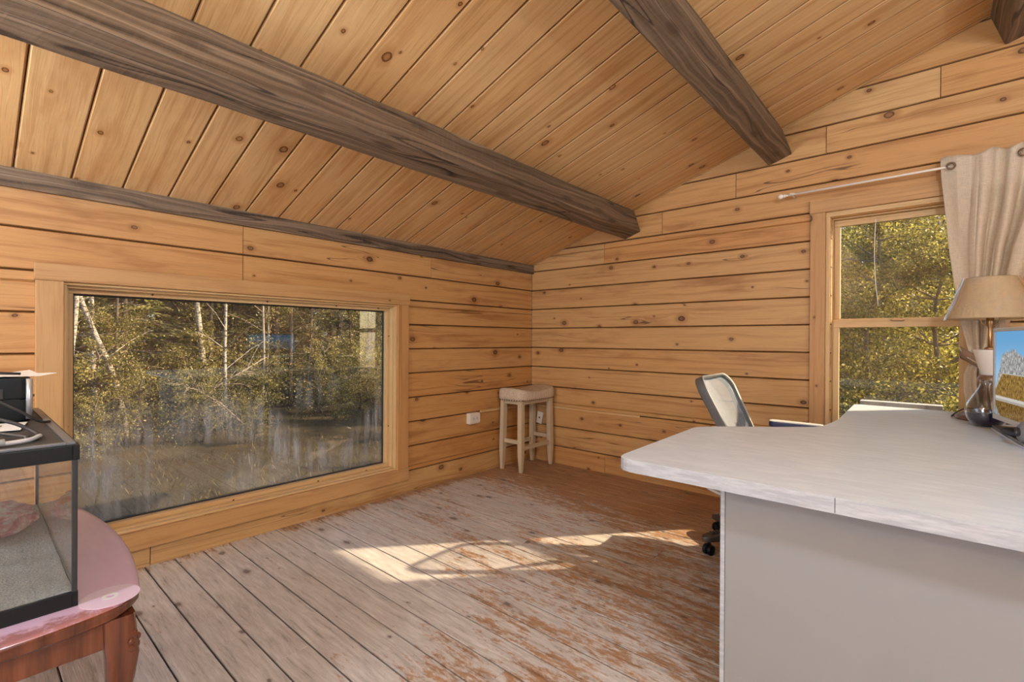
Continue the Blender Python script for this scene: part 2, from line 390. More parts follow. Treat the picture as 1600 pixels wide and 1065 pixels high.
def cloth(name, col, sc=700.0, amp=0.10, trans=0.25, rough=0.9):
    t = NT(name); X, Y, Z = t.sep(t.obj())
    a = t.noise(t.xyz(t.mul(X, 40.0), t.mul(Y, 40.0), t.mul(Z, sc)), 1, 2); b = t.noise(t.xyz(t.mul(X, sc), t.mul(Y, sc), t.mul(Z, 30.0)), 1, 2)
    k = t.mul(t.add(a, b), 0.5)
    c = t.mix(t.smooth(k, 0.3, 0.7), tuple(x * (1 - amp) for x in col), tuple(min(1, x * (1 + amp)) for x in col))
    df = t.pbr(c, rough, t.bump(k, 0.25, 0.002), 0, 0.15)
    if trans:
        tl = t.n('ShaderNodeBsdfTranslucent', {'Color': c}).outputs[0]
        df = t.n('ShaderNodeMixShader', {0: trans, 1: df, 2: tl}).outputs[0]
    return t.done(df)
CURTAIN = cloth('beige_linen', (0.68, 0.57, 0.42), 500, 0.14, 0.22)
SHADE = cloth('cream_lamp_shade', (0.76, 0.62, 0.40), 260, 0.06, 0.45)
SEATF = cloth('beige_linen_upholstery', (0.56, 0.46, 0.34), 320, 0.22, 0.0)

def mesh_fabric():
    t = NT('grey_chair_mesh')     # open weave: closes up as it is seen more edge-on
    n = t.noise(t.obj(), 900.0, 2); ge = t.n('ShaderNodeNewGeometry')
    cs = t.math('ABSOLUTE', t.n('ShaderNodeVectorMath', {0: ge.outputs['Normal'], 1: ge.outputs['Incoming']}, operation='DOT_PRODUCT').outputs['Value'])
    op = t.sub(1.0, t.math('POWER', 0.83, t.math('DIVIDE', 1.0, t.math('MAXIMUM', cs, 0.05))))
    c = t.mix(n, (0.22, 0.26, 0.31), (0.40, 0.455, 0.52))
    d = t.n('ShaderNodeBsdfDiffuse', {'Color': c}).outputs[0]; tr = t.n('ShaderNodeBsdfTransparent', {0: (1, 1, 1)}).outputs[0]
    return t.done(t.n('ShaderNodeMixShader', {0: op, 1: tr, 2: d}).outputs[0])
CHAIRMESH = mesh_fabric()

def laminate():
    t = NT('white_laminate'); X, Y, Z = t.sep(t.obj())
    a = t.noise(t.xyz(t.mul(X, 9.0), t.mul(Y, 34.0), t.mul(Z, 34.0)), 1, 5, 0.6)
    c = t.mix(t.smooth(a, 0.35, 0.70), (0.60, 0.69, 0.785), (0.69, 0.775, 0.855))
    sp = t.smooth(t.noise(t.xyz(t.mul(X, 18.0), t.mul(Y, 80.0), t.mul(Z, 30.0)), 1, 3, 0.6), 0.735, 0.78)
    c = t.mix(t.mul(sp, 0.5), c, (0.32, 0.31, 0.30))
    return t.done(t.pbr(c, 0.34, t.bump(a, 0.04, 0.002), 0, 0.5))
LAM = laminate()
def edge_band():
    t = NT('grey_edge_band'); X, Y, Z = t.sep(t.obj())
    a = t.noise(t.xyz(t.mul(X, 14.0), t.mul(Y, 14.0), t.mul(Z, 90.0)), 1, 5, 0.65)
    return t.done(t.pbr(t.mix(t.smooth(a, 0.35, 0.7), (0.34, 0.365, 0.395), (0.46, 0.49, 0.52)), 0.4, None, 0, 0.4))
EDGEB = edge_band()
PANEL = simple('shaded_white_panel', (0.25, 0.258, 0.265), 0.5, nscale=9, namp=0.035)  # white panel with its shade put into the grey base colour
CHERRY = None
def cherry():
    t = NT('glossy_cherry_wood'); X, Y, Z = t.sep(t.obj())
    g = t.noise(t.xyz(t.mul(X, 3.5), t.mul(Y, 40.0), t.mul(Z, 3.0)), 1, 4, 0.6)
    c = t.ramp(g, [(0.3, (0.07, 0.019, 0.008)), (0.55, (0.14, 0.040, 0.016)), (0.8, (0.20, 0.066, 0.030))])
    sc = t.smooth(t.noise(t.xyz(t.mul(X, 8.0), t.mul(Y, 20.0), t.mul(Z, 8.0)), 1, 5, 0.7), 0.66, 0.70)
    c = t.mix(t.mul(sc, 0.45), c, (0.10, 0.028, 0.014))
    return t.done(t.pbr(c, 0.17, t.bump(g, 0.05, 0.002), 0, 0.6, **{'Coat Weight': 0.25, 'Coat Roughness': 0.10}))
CHERRY = cherry()
def faded():  # pink tone puts the window sheen into the cherry tabletop's colour
    t = NT('rose_sheen_on_cherry'); X, Y, Z = t.sep(t.obj())
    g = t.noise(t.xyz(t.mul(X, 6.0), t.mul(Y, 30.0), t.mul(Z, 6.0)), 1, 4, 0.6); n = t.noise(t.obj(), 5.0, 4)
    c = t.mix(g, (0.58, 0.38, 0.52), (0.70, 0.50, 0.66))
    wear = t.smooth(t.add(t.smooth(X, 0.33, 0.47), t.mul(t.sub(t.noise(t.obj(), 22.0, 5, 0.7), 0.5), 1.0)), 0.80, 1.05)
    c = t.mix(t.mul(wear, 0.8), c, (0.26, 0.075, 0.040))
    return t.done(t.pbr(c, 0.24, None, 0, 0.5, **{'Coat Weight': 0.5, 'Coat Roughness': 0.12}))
ROSE_SHEEN = faded()
WHITEWASH = pine('whitewashed_oak', (0.58, 0.48, 0.33), (0.48, 0.38, 0.25), (0.36, 0.26, 0.16), (0.25, 0.17, 0.10), knots=0.0, rough=0.6, cracks=False, blotch=0.3, tone=0.05)
BLACKP = simple('black_plastic', (0.008, 0.010, 0.011), 0.4, nscale=60, bump=0.05, spec=0.22)
BLACKM = simple('matte_black_plastic', (0.022, 0.021, 0.022), 0.6)
DARKB = simple('dark_brown_plastic', (0.045, 0.036, 0.034), 0.45)
GREYP = simple('grey_plastic', (0.42, 0.43, 0.44), 0.4)
WHITEP = simple('white_plastic', (0.72, 0.66, 0.56), 0.4)
LIGHTP = simple('light_grey_plastic', (0.62, 0.62, 0.62), 0.35)
SILVER = simple('silver_plastic', (0.52, 0.53, 0.54), 0.28, metal=0.6)
CHROME = simple('brushed_nickel', (0.72, 0.68, 0.62), 0.22, metal=1.0)
WHITEROD = simple('cream_painted_metal', (0.80, 0.73, 0.62), 0.35)
BRASS = simple('aged_brass', (0.40, 0.24, 0.11), 0.35, metal=0.9)
BRONZE = simple('dark_bronze', (0.16, 0.10, 0.06), 0.35, metal=0.8)
SCREW = simple('rusty_screw', (0.06, 0.028, 0.012), 0.5)
NAVY = simple('navy_pad', (0.020, 0.024, 0.075), 0.45)
FROST = simple('frosted_cream_glass', (0.70, 0.64, 0.56), 0.45, nscale=6, namp=0.05, **{'Subsurface Weight': 0.15})
DARKWOOD = simple('dark_turned_wood', (0.16, 0.085, 0.05), 0.3, nscale=14, namp=0.3)
TIEB = simple('brown_tieback_fabric', (0.22, 0.13, 0.075), 0.75, nscale=90, namp=0.2, bump=0.2)
PAPER = simple('white_paper', (0.74, 0.72, 0.69), 0.8, nscale=5, namp=0.06)
KRAFT = simple('tan_cardboard', (0.42, 0.24, 0.10), 0.8, nscale=14, namp=0.15)
SAND = simple('grey_sand', (0.36, 0.38, 0.40), 0.95, nscale=230, namp=0.75, bump=0.8)
NAIL = simple('dark_nailhead', (0.09, 0.06, 0.04), 0.3, metal=0.9)
SEALANT = simple('black_sealant', (0.02, 0.024, 0.026), 0.4)
BLUEREFL = simple('blue_reflection_base', (0.010, 0.016, 0.05), 0.08)  # blue of a reflection mixed into the dark vase bottom
SCREENBEZ = simple('monitor_silver', (0.50, 0.50, 0.50), 0.35, metal=0.3)
CDM = simple('pink_disc', (0.72, 0.56, 0.70), 0.22, nscale=8, namp=0.06, **{'Coat Weight': 0.5})
def rockmat():
    t = NT('pink_white_rock'); n = t.noise(t.obj(), 14.0, 5, 0.7)
    c = t.ramp(n, [(0.35, (0.34, 0.10, 0.11)), (0.47, (0.52, 0.26, 0.27)), (0.56, (0.62, 0.56, 0.54)), (0.8, (0.72, 0.68, 0.66))])
    return t.done(t.pbr(c, 0.7, t.bump(n, 0.6, 0.02)))
ROCK = rockmat()
LIDM = simple('black_wire_mesh', (0.030, 0.032, 0.036), 0.55, nscale=420, namp=0.9, bump=0.5)

# outdoor materials
def leafmat(name, cols, trans=0.45, rough=0.5):
    t = NT(name); oi = t.n('ShaderNodeAttribute', attribute_name='rnd').outputs['Fac']
    c = t.ramp(oi, [(i / (len(cols) - 1), k) for i, k in enumerate(cols)])
    d = t.pbr(c, rough, None, 0, 0.4); tl = t.n('ShaderNodeBsdfTranslucent', {'Color': c}).outputs[0]
    return t.done(t.n('ShaderNodeMixShader', {0: trans, 1: d, 2: tl}).outputs[0])
NEEDLE = leafmat('spruce_needles', [(0.04, 0.052, 0.018), (0.11, 0.125, 0.036), (0.25, 0.24, 0.068), (0.46, 0.39, 0.15)], 0.25)
LEAF_Y = leafmat('olive_leaves', [(0.055, 0.052, 0.018), (0.17, 0.150, 0.040), (0.40, 0.335, 0.09), (0.68, 0.58, 0.27)], 0.4)
LEAF_B = leafmat('sunlit_shrub_leaves', [(0.05, 0.055, 0.014), (0.20, 0.19, 0.032), (0.54, 0.47, 0.08), (0.88, 0.78, 0.36)], 0.55)
GRASSM = leafmat('dry_grass', [(0.06, 0.048, 0.022), (0.12, 0.092, 0.042), (0.24, 0.19, 0.09)], 0.3)
def barkmat(name, a, b, birch=False):
    t = NT(name); X, Y, Z = t.sep(t.obj())
    n = t.noise(t.xyz(t.mul(X, 14), t.mul(Y, 14), t.mul(Z, 30 if birch else 5)), 1, 5, 0.7)
    return t.done(t.pbr(t.ramp(n, [(0.42 if birch else 0.3, a), (0.50 if birch else 0.7, b)]), 0.9, t.bump(n, 0.4, 0.02), 0, 0.2))
BIRCH = barkmat('birch_bark', (0.09, 0.07, 0.052), (0.46, 0.41, 0.345), True)
BARK = barkmat('dark_bark', (0.055, 0.042, 0.033), (0.20, 0.16, 0.125))
DEADW = barkmat('dead_grey_wood', (0.17, 0.13, 0.10), (0.42, 0.36, 0.30))
def groundmat():
    t = NT('forest_floor'); n = t.noise(t.pos(), 1.4, 6, 0.7); n2 = t.noise(t.pos(), 30.0, 4, 0.7)
    c = t.ramp(n, [(0.30, (0.040, 0.032, 0.020)), (0.5, (0.080, 0.062, 0.036)), (0.7, (0.135, 0.105, 0.056))])
    c = t.mix(t.mul(n2, 0.6), c, (0.08, 0.058, 0.032))
    return t.done(t.pbr(c, 0.95, t.bump(n2, 0.8, 0.05), 0, 0.1))
GROUND = groundmat()
PLANK = barkmat('grey_weathered_plank', (0.36, 0.34, 0.32), (0.60, 0.58, 0.55))

# ------------------------------------------------------------------ the room
EAVE, SLOPE = 1.83, 0.3306
RIDGE_X, FAR_X, REAR_Y = 3.75, 7.5, -6.0
nz = Vector((-SLOPE, 0, 1)).normalized()          # up-normal of the ceiling plane
sdir = Vector((1, 0, SLOPE)).normalized()          # up the slope

# floor boards run along x
bm = B(); ys = -3.148 - 0.1265 * 23
butts = {-3.148: [], -3.022: [1.2], -2.515: [1.197], -1.745: [1.83], -1.23: [1.826]}
k = 0; y = ys
while y < 0.05:
    y1 = min(y + 0.1265, 0.06); cut = []
    if k % 5 == 0: cut = [1.2]
    elif k % 5 == 1: cut = [3.04]
    elif k % 5 == 3: cut = [1.828]
    elif k % 5 == 4: cut = [4.26]
    cuts = [-0.06] + cut + [FAR_X + 0.05]; gp = 0.0013 + 0.0030 * R_.random() ** 1.5
    for a, b in zip(cuts, cuts[1:]):
        board(bm, (a + 0.0008, y + gp * 0.5, 0), (1, 0, 0), (0, 1, 0), (0, 0, 1), b - a - 0.0016, y1 - y - gp - 0.0008, 0.03, 0.0025, 0.003, 0.0014, a, 0)
    y = y1; k += 1
floor = tag(link('floor', bm, FLOOR), 'worn pine board floor with patchy faded varnish', kind='structure')
bm = B(); box(bm, -0.1, FAR_X + 0.1, REAR_Y - 0.1, 0.1, -0.20, -0.03)
tag(link('subfloor', bm, DARKB), 'dark underside beneath the floor boards', kind='structure')

# log walls
COURSE = [-0.023 + 0.18 * i for i in range(0, 20)]
def log_wall(name, org, U, Nn, length, openings, joints, zmax, label, clip=None, shift=0.0):
    """courses of squared logs with chamfered seams, cut round the openings"""
    bm = B(); org = Vector(org); U = Vector(U); Nn = Vector(Nn)
    for ci, (z0, z1) in enumerate(zip(COURSE, COURSE[1:])):
        if z0 > zmax: break
        rnds = R_.random()
        spans = [(0.0, length)]
        zc = sorted({z0, z1} | {z for o in openings for z in (o[2], o[3]) if z0 < z < z1})
        for za, zb in zip(zc, zc[1:]):
            zm = (za + zb) / 2; segs = [(0.0, length)]
            for (a, b, oz0, oz1) in openings:
                if oz0 < zm < oz1: segs = [s for (p, q) in segs for s in ((p, min(q, a)), (max(p, b), q)) if s[1] - s[0] > 0.004]
            cuts = sorted(joints.get(ci, []))
            for (p, q) in segs:
                pts = [p] + [c for c in cuts if p < c < q] + [q]
                for si, (a, b) in enumerate(zip(pts, pts[1:])):
                    rd = (rnds + 0.37 * sum(1 for c in cuts if c <= a + 1e-6)) % 1.0
                    board(bm, org + U * (a + 0.0007) + Vector((0, 0, za + (0.001 if za == z0 else 0))), U, (0, 0, 1), Nn, b - a - 0.0014, zb - za - (0.001 if za == z0 else 0), 0.11, 0.006, 0.010, 0.0014, a, za - z0, rd)
    if clip:
        for (co, no) in clip:
            bmesh.ops.bisect_plane(bm, geom=bm.verts[:] + bm.edges[:] + bm.faces[:], plane_co=co, plane_no=no, clear_outer=True)
    bmesh.ops.recalc_face_normals(bm, faces=bm.faces[:])
    return tag(link(name, bm, PINE_W), label, kind='structure')
ceil_clip = [((0, 0, EAVE + 0.02), nz), ((FAR_X, 0, EAVE + 0.02), Vector((SLOPE, 0, 1)).normalized())]
W1 = (-3.318, -1.552, 0.190, 1.370); W2 = (2.424, 3.056, 0.55, 1.906)
jl = {8: [6.0 - 2.576], 9: [6.0 - 2.576, 6.0 - 1.231], 0: [6.0 - 2.998]}
log_wall('wall_left', (0, -6.0, 0), (0, 1, 0), (1, 0, 0), 6.0, [(6 + W1[0], 6 + W1[1], W1[2], W1[3])], jl, EAVE + 0.02, 'golden pine log wall under the low eave')
jr = {10: [0.79], 11: [1.306], 12: [1.85], 13: [2.391], 14: [2.934], 0: [0.807], 15: [3.46], 9: [4.6], 7: [4.1]}
log_wall('wall_right', (0, 0, 0), (1, 0, 0), (0, -1, 0), FAR_X, [W2], jr, 3.2, 'golden pine log gable wall with the smaller window', ceil_clip)
log_wall('wall_rear', (FAR_X, REAR_Y, 0), (-1, 0, 0), (0, 1, 0), FAR_X, [], {}, 3.2, 'log gable wall behind the viewpoint', ceil_clip)
log_wall('wall_far', (FAR_X, 0, 0), (0, -1, 0), (-1, 0, 0), 6.0, [], {}, EAVE + 0.02, 'log eave wall opposite the wide window')
# dark sheathing on the outside of the logs keeps the seams light-tight
bm = B()
def shell(x0, x1, y0, y1, z0, z1): box(bm, x0, x1, y0, y1, z0, z1)
shell(-0.15, -0.112, -6.1, W1[0], -0.3, 1.80); shell(-0.15, -0.112, W1[1], 0.0, -0.3, 1.80); shell(-0.15, -0.112, W1[0], W1[1], -0.3, W1[2]); shell(-0.15, -0.112, W1[0], W1[1], W1[3], 1.80)
tag(link('wall_left_sheathing', bm, DARKB), 'outer boarding of the eave wall', kind='structure')
bm = B()
shell(-0.15, W2[0], 0.112, 0.15, -0.3, 3.1); shell(W2[1], FAR_X + 0.15, 0.112, 0.15, -0.3, 3.1); shell(W2[0], W2[1], 0.112, 0.15, -0.3, W2[2]); shell(W2[0], W2[1], 0.112, 0.15, W2[3], 3.1)
for cc in ceil_clip: bmesh.ops.bisect_plane(bm, geom=bm.verts[:] + bm.edges[:] + bm.faces[:], plane_co=cc[0], plane_no=cc[1], clear_outer=True)
tag(link('wall_right_sheathing', bm, DARKB), 'outer boarding of the gable wall', kind='structure')

# ceiling boards run up the slope, both sides of the ridge
bm = B(); y = -3.478 - 0.1815 * 14; Ls = RIDGE_X * math.sqrt(1 + SLOPE ** 2)
while y < 0.0:
    y1 = min(y + 0.1815, 0.0)
    board(bm, Vector((0, y + 0.0015, EAVE)), sdir, (0, 1, 0), -nz, Ls, y1 - y - 0.003, 0.025, 0.006, 0.004, 0.001, 0, 0)
    o2 = Vector((2 * RIDGE_X, y + 0.0015, EAVE)); s2 = Vector((-1, 0, SLOPE)).normalized(); n2 = Vector((-SLOPE, 0, -1)).normalized()
    board(bm, o2, s2, (0, 1, 0), n2, Ls, y1 - y - 0.003, 0.025, 0.006, 0.004, 0.001, 0, 0)
    y = y1
bmesh.ops.recalc_face_normals(bm, faces=bm.faces[:])
tag(link('ceiling', bm, PINE_C), 'sloping ceiling of glossy knotty pine boards', kind='structure')
bm = B()
for sgn in (1, -1):
    xs = [-0.7, RIDGE_X] if sgn > 0 else [2 * RIDGE_X + 0.7, RIDGE_X]
    zz = lambda x: EAVE + SLOPE * (x if sgn > 0 else 2 * RIDGE_X - x)
    vs = [bm.verts.new((x, yy, zz(x) + dz)) for x in xs for yy in (-6.5, 0.5) for dz in (0.035, 0.16)]
    bmesh.ops.convex_hull(bm, input=vs)
tag(link('roof', bm, DARKB), 'roof over the sloping ceiling', kind='structure')

# dark purlins square to the slope
def beam(xr, w, d):
    bm = B(); uvl = bm.loops.layers.uv.verify(); rl = bm.verts.layers.float.new('rnd')
    nsub = 60; rv = R_.random()
    pr = [(0, 0.0), (0, -d), (-w, -d), (-w, 0.0)]; b = 0.006
    prof = [(0, 0.0, 0), (0, -d + b, d - b), (-b, -d, d + b), (-w + b, -d, d + w - b), (-w, -d + b, d + w + b), (-w, 0.0, 2 * d + w)]
    rows = []
    for i in range(nsub + 1):
        y = -6.0 + 6.0 * i / nsub + (-0.0)
        row = []
        for j, (a, c, s) in enumerate(prof):
            jit = 0.0035 * mnoise.noise((y * 3.1, j * 1.7, xr))
            p = Vector((xr, y, EAVE + SLOPE * xr)) + sdir * (a + jit) + nz * (c + jit)
            v = bm.verts.new(p); v[rl] = rv; row.append((v, (y, s)))
        rows.append(row)
    for A, C in zip(rows, rows[1:]):
        for j in range(len(prof) - 1):
            f_ = bm.faces.new((A[j][0], A[j + 1][0], C[j + 1][0], C[j][0]))
            for l, q in zip(f_.loops, (A[j][1], A[j + 1][1], C[j + 1][1], C[j][1])): l[uvl].uv = q
    bm.faces.new([q[0] for q in rows[-1]]); bm.faces.new([q[0] for q in reversed(rows[0])])
    bmesh.ops.recalc_face_normals(bm, faces=bm.faces[:])
    return link('ceiling_beam', bm, TIMBER)
for xr, lb in ((1.0654, 'dark brown ceiling beam crossing the photo from top left, lowest of the three'), (2.143, 'dark brown ceiling beam above the middle of the gable wall'), (3.272, 'dark brown ceiling beam at the top right corner, highest of the three')):
    tag(beam(xr, 0.150, 0.183), lb, 'beam', 'dark ceiling beams', kind='structure')
# dark trim where the left wall meets the ceiling
bm = B(); bar(bm, 0.001, 0.024, -6.0, 0.0, 1.757, 1.84, 1, 0.002)
tag(link('trim_1', bm, TIMBER), 'dark stained trim board along the top of the eave wall', kind='structure')
# pale wiring strip that runs from the outlet into the corner and along the gable wall
bm = B(); bar(bm, 0.001, 0.016, -0.70, -0.001, 0.507, 0.527, 1, 0.003); bar(bm, 0.017, 1.13, -0.013, -0.001, 0.503, 0.523, 0, 0.003)
tag(link('trim_2', bm, PINE_S), 'thin pale strip along the logs behind the bar stool', kind='structure')

# ------------------------------------------------------------------ window 1: wide fixed pane in the left wall
w1 = empty('window_1', (0, (W1[0] + W1[1]) / 2, W1[2]), 0, 'wide fixed window in the low log wall with a plain pine casing', kind='structure')
def rel(o, p): o.parent = p; o.matrix_parent_inverse = Matrix.Translation(-Vector(p.location)); return o
def casing(x0, x1, y0, y1, z0, z1, axis, par, nm='casing_board', mat=None, bev=0.003):
    bm = B(); bar(bm, x0, x1, y0, y1, z0, z1, axis, bev); return rel(link(nm, bm, mat or PINE_T), par)
cy0, cy1 = -3.411, -1.457
casing(0.001, 0.030, cy0 - 0.004, cy1 + 0.006, 1.376, 1.452, 1, w1); casing(0.001, 0.027, cy0, -3.320, 0.108, 1.376, 2, w1)
casing(0.001, 0.027, -1.550, cy1, 0.190, 1.376, 2, w1); casing(0.001, 0.030, cy0 - 0.004, cy1 + 0.004, 0.100, 0.190, 1, w1)
def rect_frame(y0, y1, z0, z1, x0, x1, w, par, nm, mat, bev=0.0025):
    o1 = casing(x0, x1, y0, y1, z1 - w, z1, 1, par, nm, mat, bev); casing(x0, x1, y0, y1, z0, z0 + w, 1, par, nm, mat, bev)
    casing(x0, x1, y0, y0 + w, z0 + w, z1 - w, 2, par, nm, mat, bev); casing(x0, x1, y1 - w, y1, z0 + w, z1 - w, 2, par, nm, mat, bev)
rect_frame(-3.320, -1.550, 0.190, 1.376, -0.020, 0.010, 0.012, w1, 'jamb_liner', PINE_S)
rect_frame(-3.318, -1.552, 0.192, 1.370, -0.058, -0.022, 0.018, w1, 'window_frame', PINE_S)
rect_frame(-3.316, -1.554, 0.194, 1.368, -0.098, -0.060, 0.036, w1, 'glass_stop', PINE_S)
rect_frame(-3.284, -1.586, 0.226, 1.336, -0.108, -0.099, 0.012, w1, 'gasket', BLACKM)
bm = B(); box(bm, -0.115, -0.109, -3.300, -1.570, 0.210, 1.352); rel(link('pane', bm, GLASS1), w1)
for (yy, zz) in ((-3.299, 1.12), (-3.299, 0.72), (-2.98, 1.347), (-2.42, 1.347), (-1.98, 1.347), (-1.66, 1.347), (-1.571, 1.15), (-1.571, 0.50), (-2.6, 0.213), (-2.1, 0.213), (-1.75, 0.213)):
    bm = B(); lathe(bm, [(0.0, 0.001), (0.005, 0.0008), (0.0055, -0.002)], 10)
    o = link('screw', bm, SCREW); o.matrix_world = Matrix.Translation((-0.0595, yy, zz)) @ Matrix.Rotation(PI / 2, 4, 'Y'); rel(o, w1)

# ------------------------------------------------------------------ window 2: two sashes in the gable wall
w2 = empty('window_2', ((W2[0] + W2[1]) / 2, 0, W2[2]), 0, 'two-sash window in the gable wall behind the white desk', kind='structure')
def casx(x0, x1, y0, y1, z0, z1, axis, nm='casing_board', mat=None, bev=0.003, par=None):
    bm = B(); bar(bm, x0, x1, y0, y1, z0, z1, axis, bev); return rel(link(nm, bm, mat or PINE_T), par or w2)
casx(2.308, 3.172, -0.028, -0.001, 1.944, 2.030, 0); casx(2.311, 2.394, -0.025, -0.001, 0.52, 1.944, 2); casx(3.086, 3.169, -0.025, -0.001, 0.52, 1.944, 2); casx(2.29, 3.19, -0.04, -0.001, 0.49, 0.52, 0)
casx(2.394, 3.086, -0.010, 0.035, 1.914, 1.944, 0, 'jamb_liner', PINE_S); casx(2.394, 2.418, -0.010, 0.035, 0.52, 1.914, 2, 'jamb_liner', PINE_S); casx(3.062, 3.086, -0.010, 0.035, 0.52, 1.914, 2, 'jamb_liner', PINE_S); casx(2.394, 3.086, -0.010, 0.11, 0.50, 0.545, 0, 'sill', PINE_S)
casx(2.418, 3.062, 0.036, 0.110, 1.900, 1.914, 0, 'jamb_liner', PINE_S); casx(2.418, 2.427, 0.036, 0.110, 0.545, 1.900, 2, 'jamb_liner', PINE_S); casx(3.053, 3.062, 0.036, 0.110, 0.545, 1.900, 2, 'jamb_liner', PINE_S)
def sash(z0, z1, y0, y1, zr0, zr1):
    fr = casx(2.4275, 3.0525, y0, y1, z1 - zr1, z1, 0, 'sash', PINE_S)
    casx(2.4275, 3.0525, y0, y1, z0, z0 + zr0, 0, 'sash_rail', PINE_S)
    for xa in (2.4275, 3.0195): casx(xa, xa + 0.033, y0, y1, z0 + zr0, z1 - zr1, 2, 'sash_stile', PINE_S)
    bm = B(); box(bm, 2.458, 3.022, y0 + 0.012, y0 + 0.016, z0 + zr0 - 0.003, z1 - zr1 + 0.003); rel(link('pane', bm, GLASS2), w2)
sash(1.226, 1.899, 0.075, 0.105, 0.048, 0.038); sash(0.547, 1.268, 0.040, 0.070, 0.055, 0.050)
bm = B(); box(bm, 2.72, 2.78, 0.020, 0.040, 1.255, 1.268, 0.004); rel(link('sash_lock', bm, BRASS), w2)
# frames added on solid walls around two unseen fill lights
for nm, pts in (('fill_frame_rear', (0.85, 4.35, -5.999, -5.94, 0.65, 2.25)), ('fill_frame_far', None)):
    w = empty(nm, (5.0, -5.95, 0.65) if nm == 'fill_frame_rear' else (7.45, -4.2, 0.5), 0, 'added unseen frame around the wide rear fill light' if nm == 'fill_frame_rear' else 'added unseen frame around the fill light on the opposite eave wall', kind='structure')
    for i in range(4):
        bm = B()
        if nm == 'fill_frame_rear': bx = [(3.45, 6.55, -5.998, -5.95, 0.58, 0.68), (3.45, 6.55, -5.998, -5.95, 2.22, 2.32), (3.45, 3.54, -5.998, -5.95, 0.68, 2.22), (6.46, 6.55, -5.998, -5.95, 0.68, 2.22)][i]
        else: bx = [(7.42, 7.498, -5.8, -2.6, 0.46, 0.56), (7.42, 7.498, -5.8, -2.6, 1.735, 1.80), (7.42, 7.498, -5.8, -5.71, 0.56, 1.735), (7.42, 7.498, -2.69, -2.6, 0.56, 1.735)][i]
        bar(bm, *bx, 2 if i > 1 else (0 if nm == 'fill_frame_rear' else 1)); rel(link('casing_board', bm, PINE_T), w)

dr = empty('fill_frame_rear_left', (0.80, -5.95, 0), 0, 'added unseen door frame around the rear left fill light', kind='structure')  # unseen frame added round the third fill light
for bx in ((0.13, 1.47, -5.998, -5.95, 1.78, 1.82), (0.13, 0.21, -5.998, -5.95, 0.0, 1.78), (1.39, 1.47, -5.998, -5.95, 0.0, 1.78), (0.21, 1.39, -5.998, -5.95, 0.0, 0.14)):
    bm = B(); bar(bm, *bx, 2); rel(link('casing_board', bm, PINE_T), dr)
# curtain rod, curtain, tieback, hanging cord
rod = empty('curtain_rod', (2.17, -0.09, 2.072), 0, 'thin pale curtain rod with a ball end above the gable window', 'curtain rod')
bm = B(); tube(bm, [(0.02, 0, 0), (1.45, 0, 0.012)], 0.0065, 10); link('rod', bm, WHITEROD, rod, True)
bm = B(); lathe(bm, [(0.0, -0.032), (0.008, -0.031), (0.0155, -0.022), (0.0165, -0.014), (0.012, -0.004), (0.007, 0.0), (0.011, 0.004), (0.011, 0.010), (0.0065, 0.014), (0.0065, 0.026), (0, 0.026)], 16)
o = link('finial', bm, WHITEROD, rod, True); o.rotation_euler = (0, PI / 2, 0)
bm = B(); tube(bm, [(0.05, 0, 0), (0.05, 0.05, 0.0), (0.05, 0.088, -0.004)], 0.005, 8); lathe(bm, [(0.0, 0), (0.018, 0.0), (0.018, 0.006), (0, 0.006)], 14, (0.05, 0, 0)); 
for v in bm.verts:
    pass
link('bracket', bm, WHITEROD, rod, True)

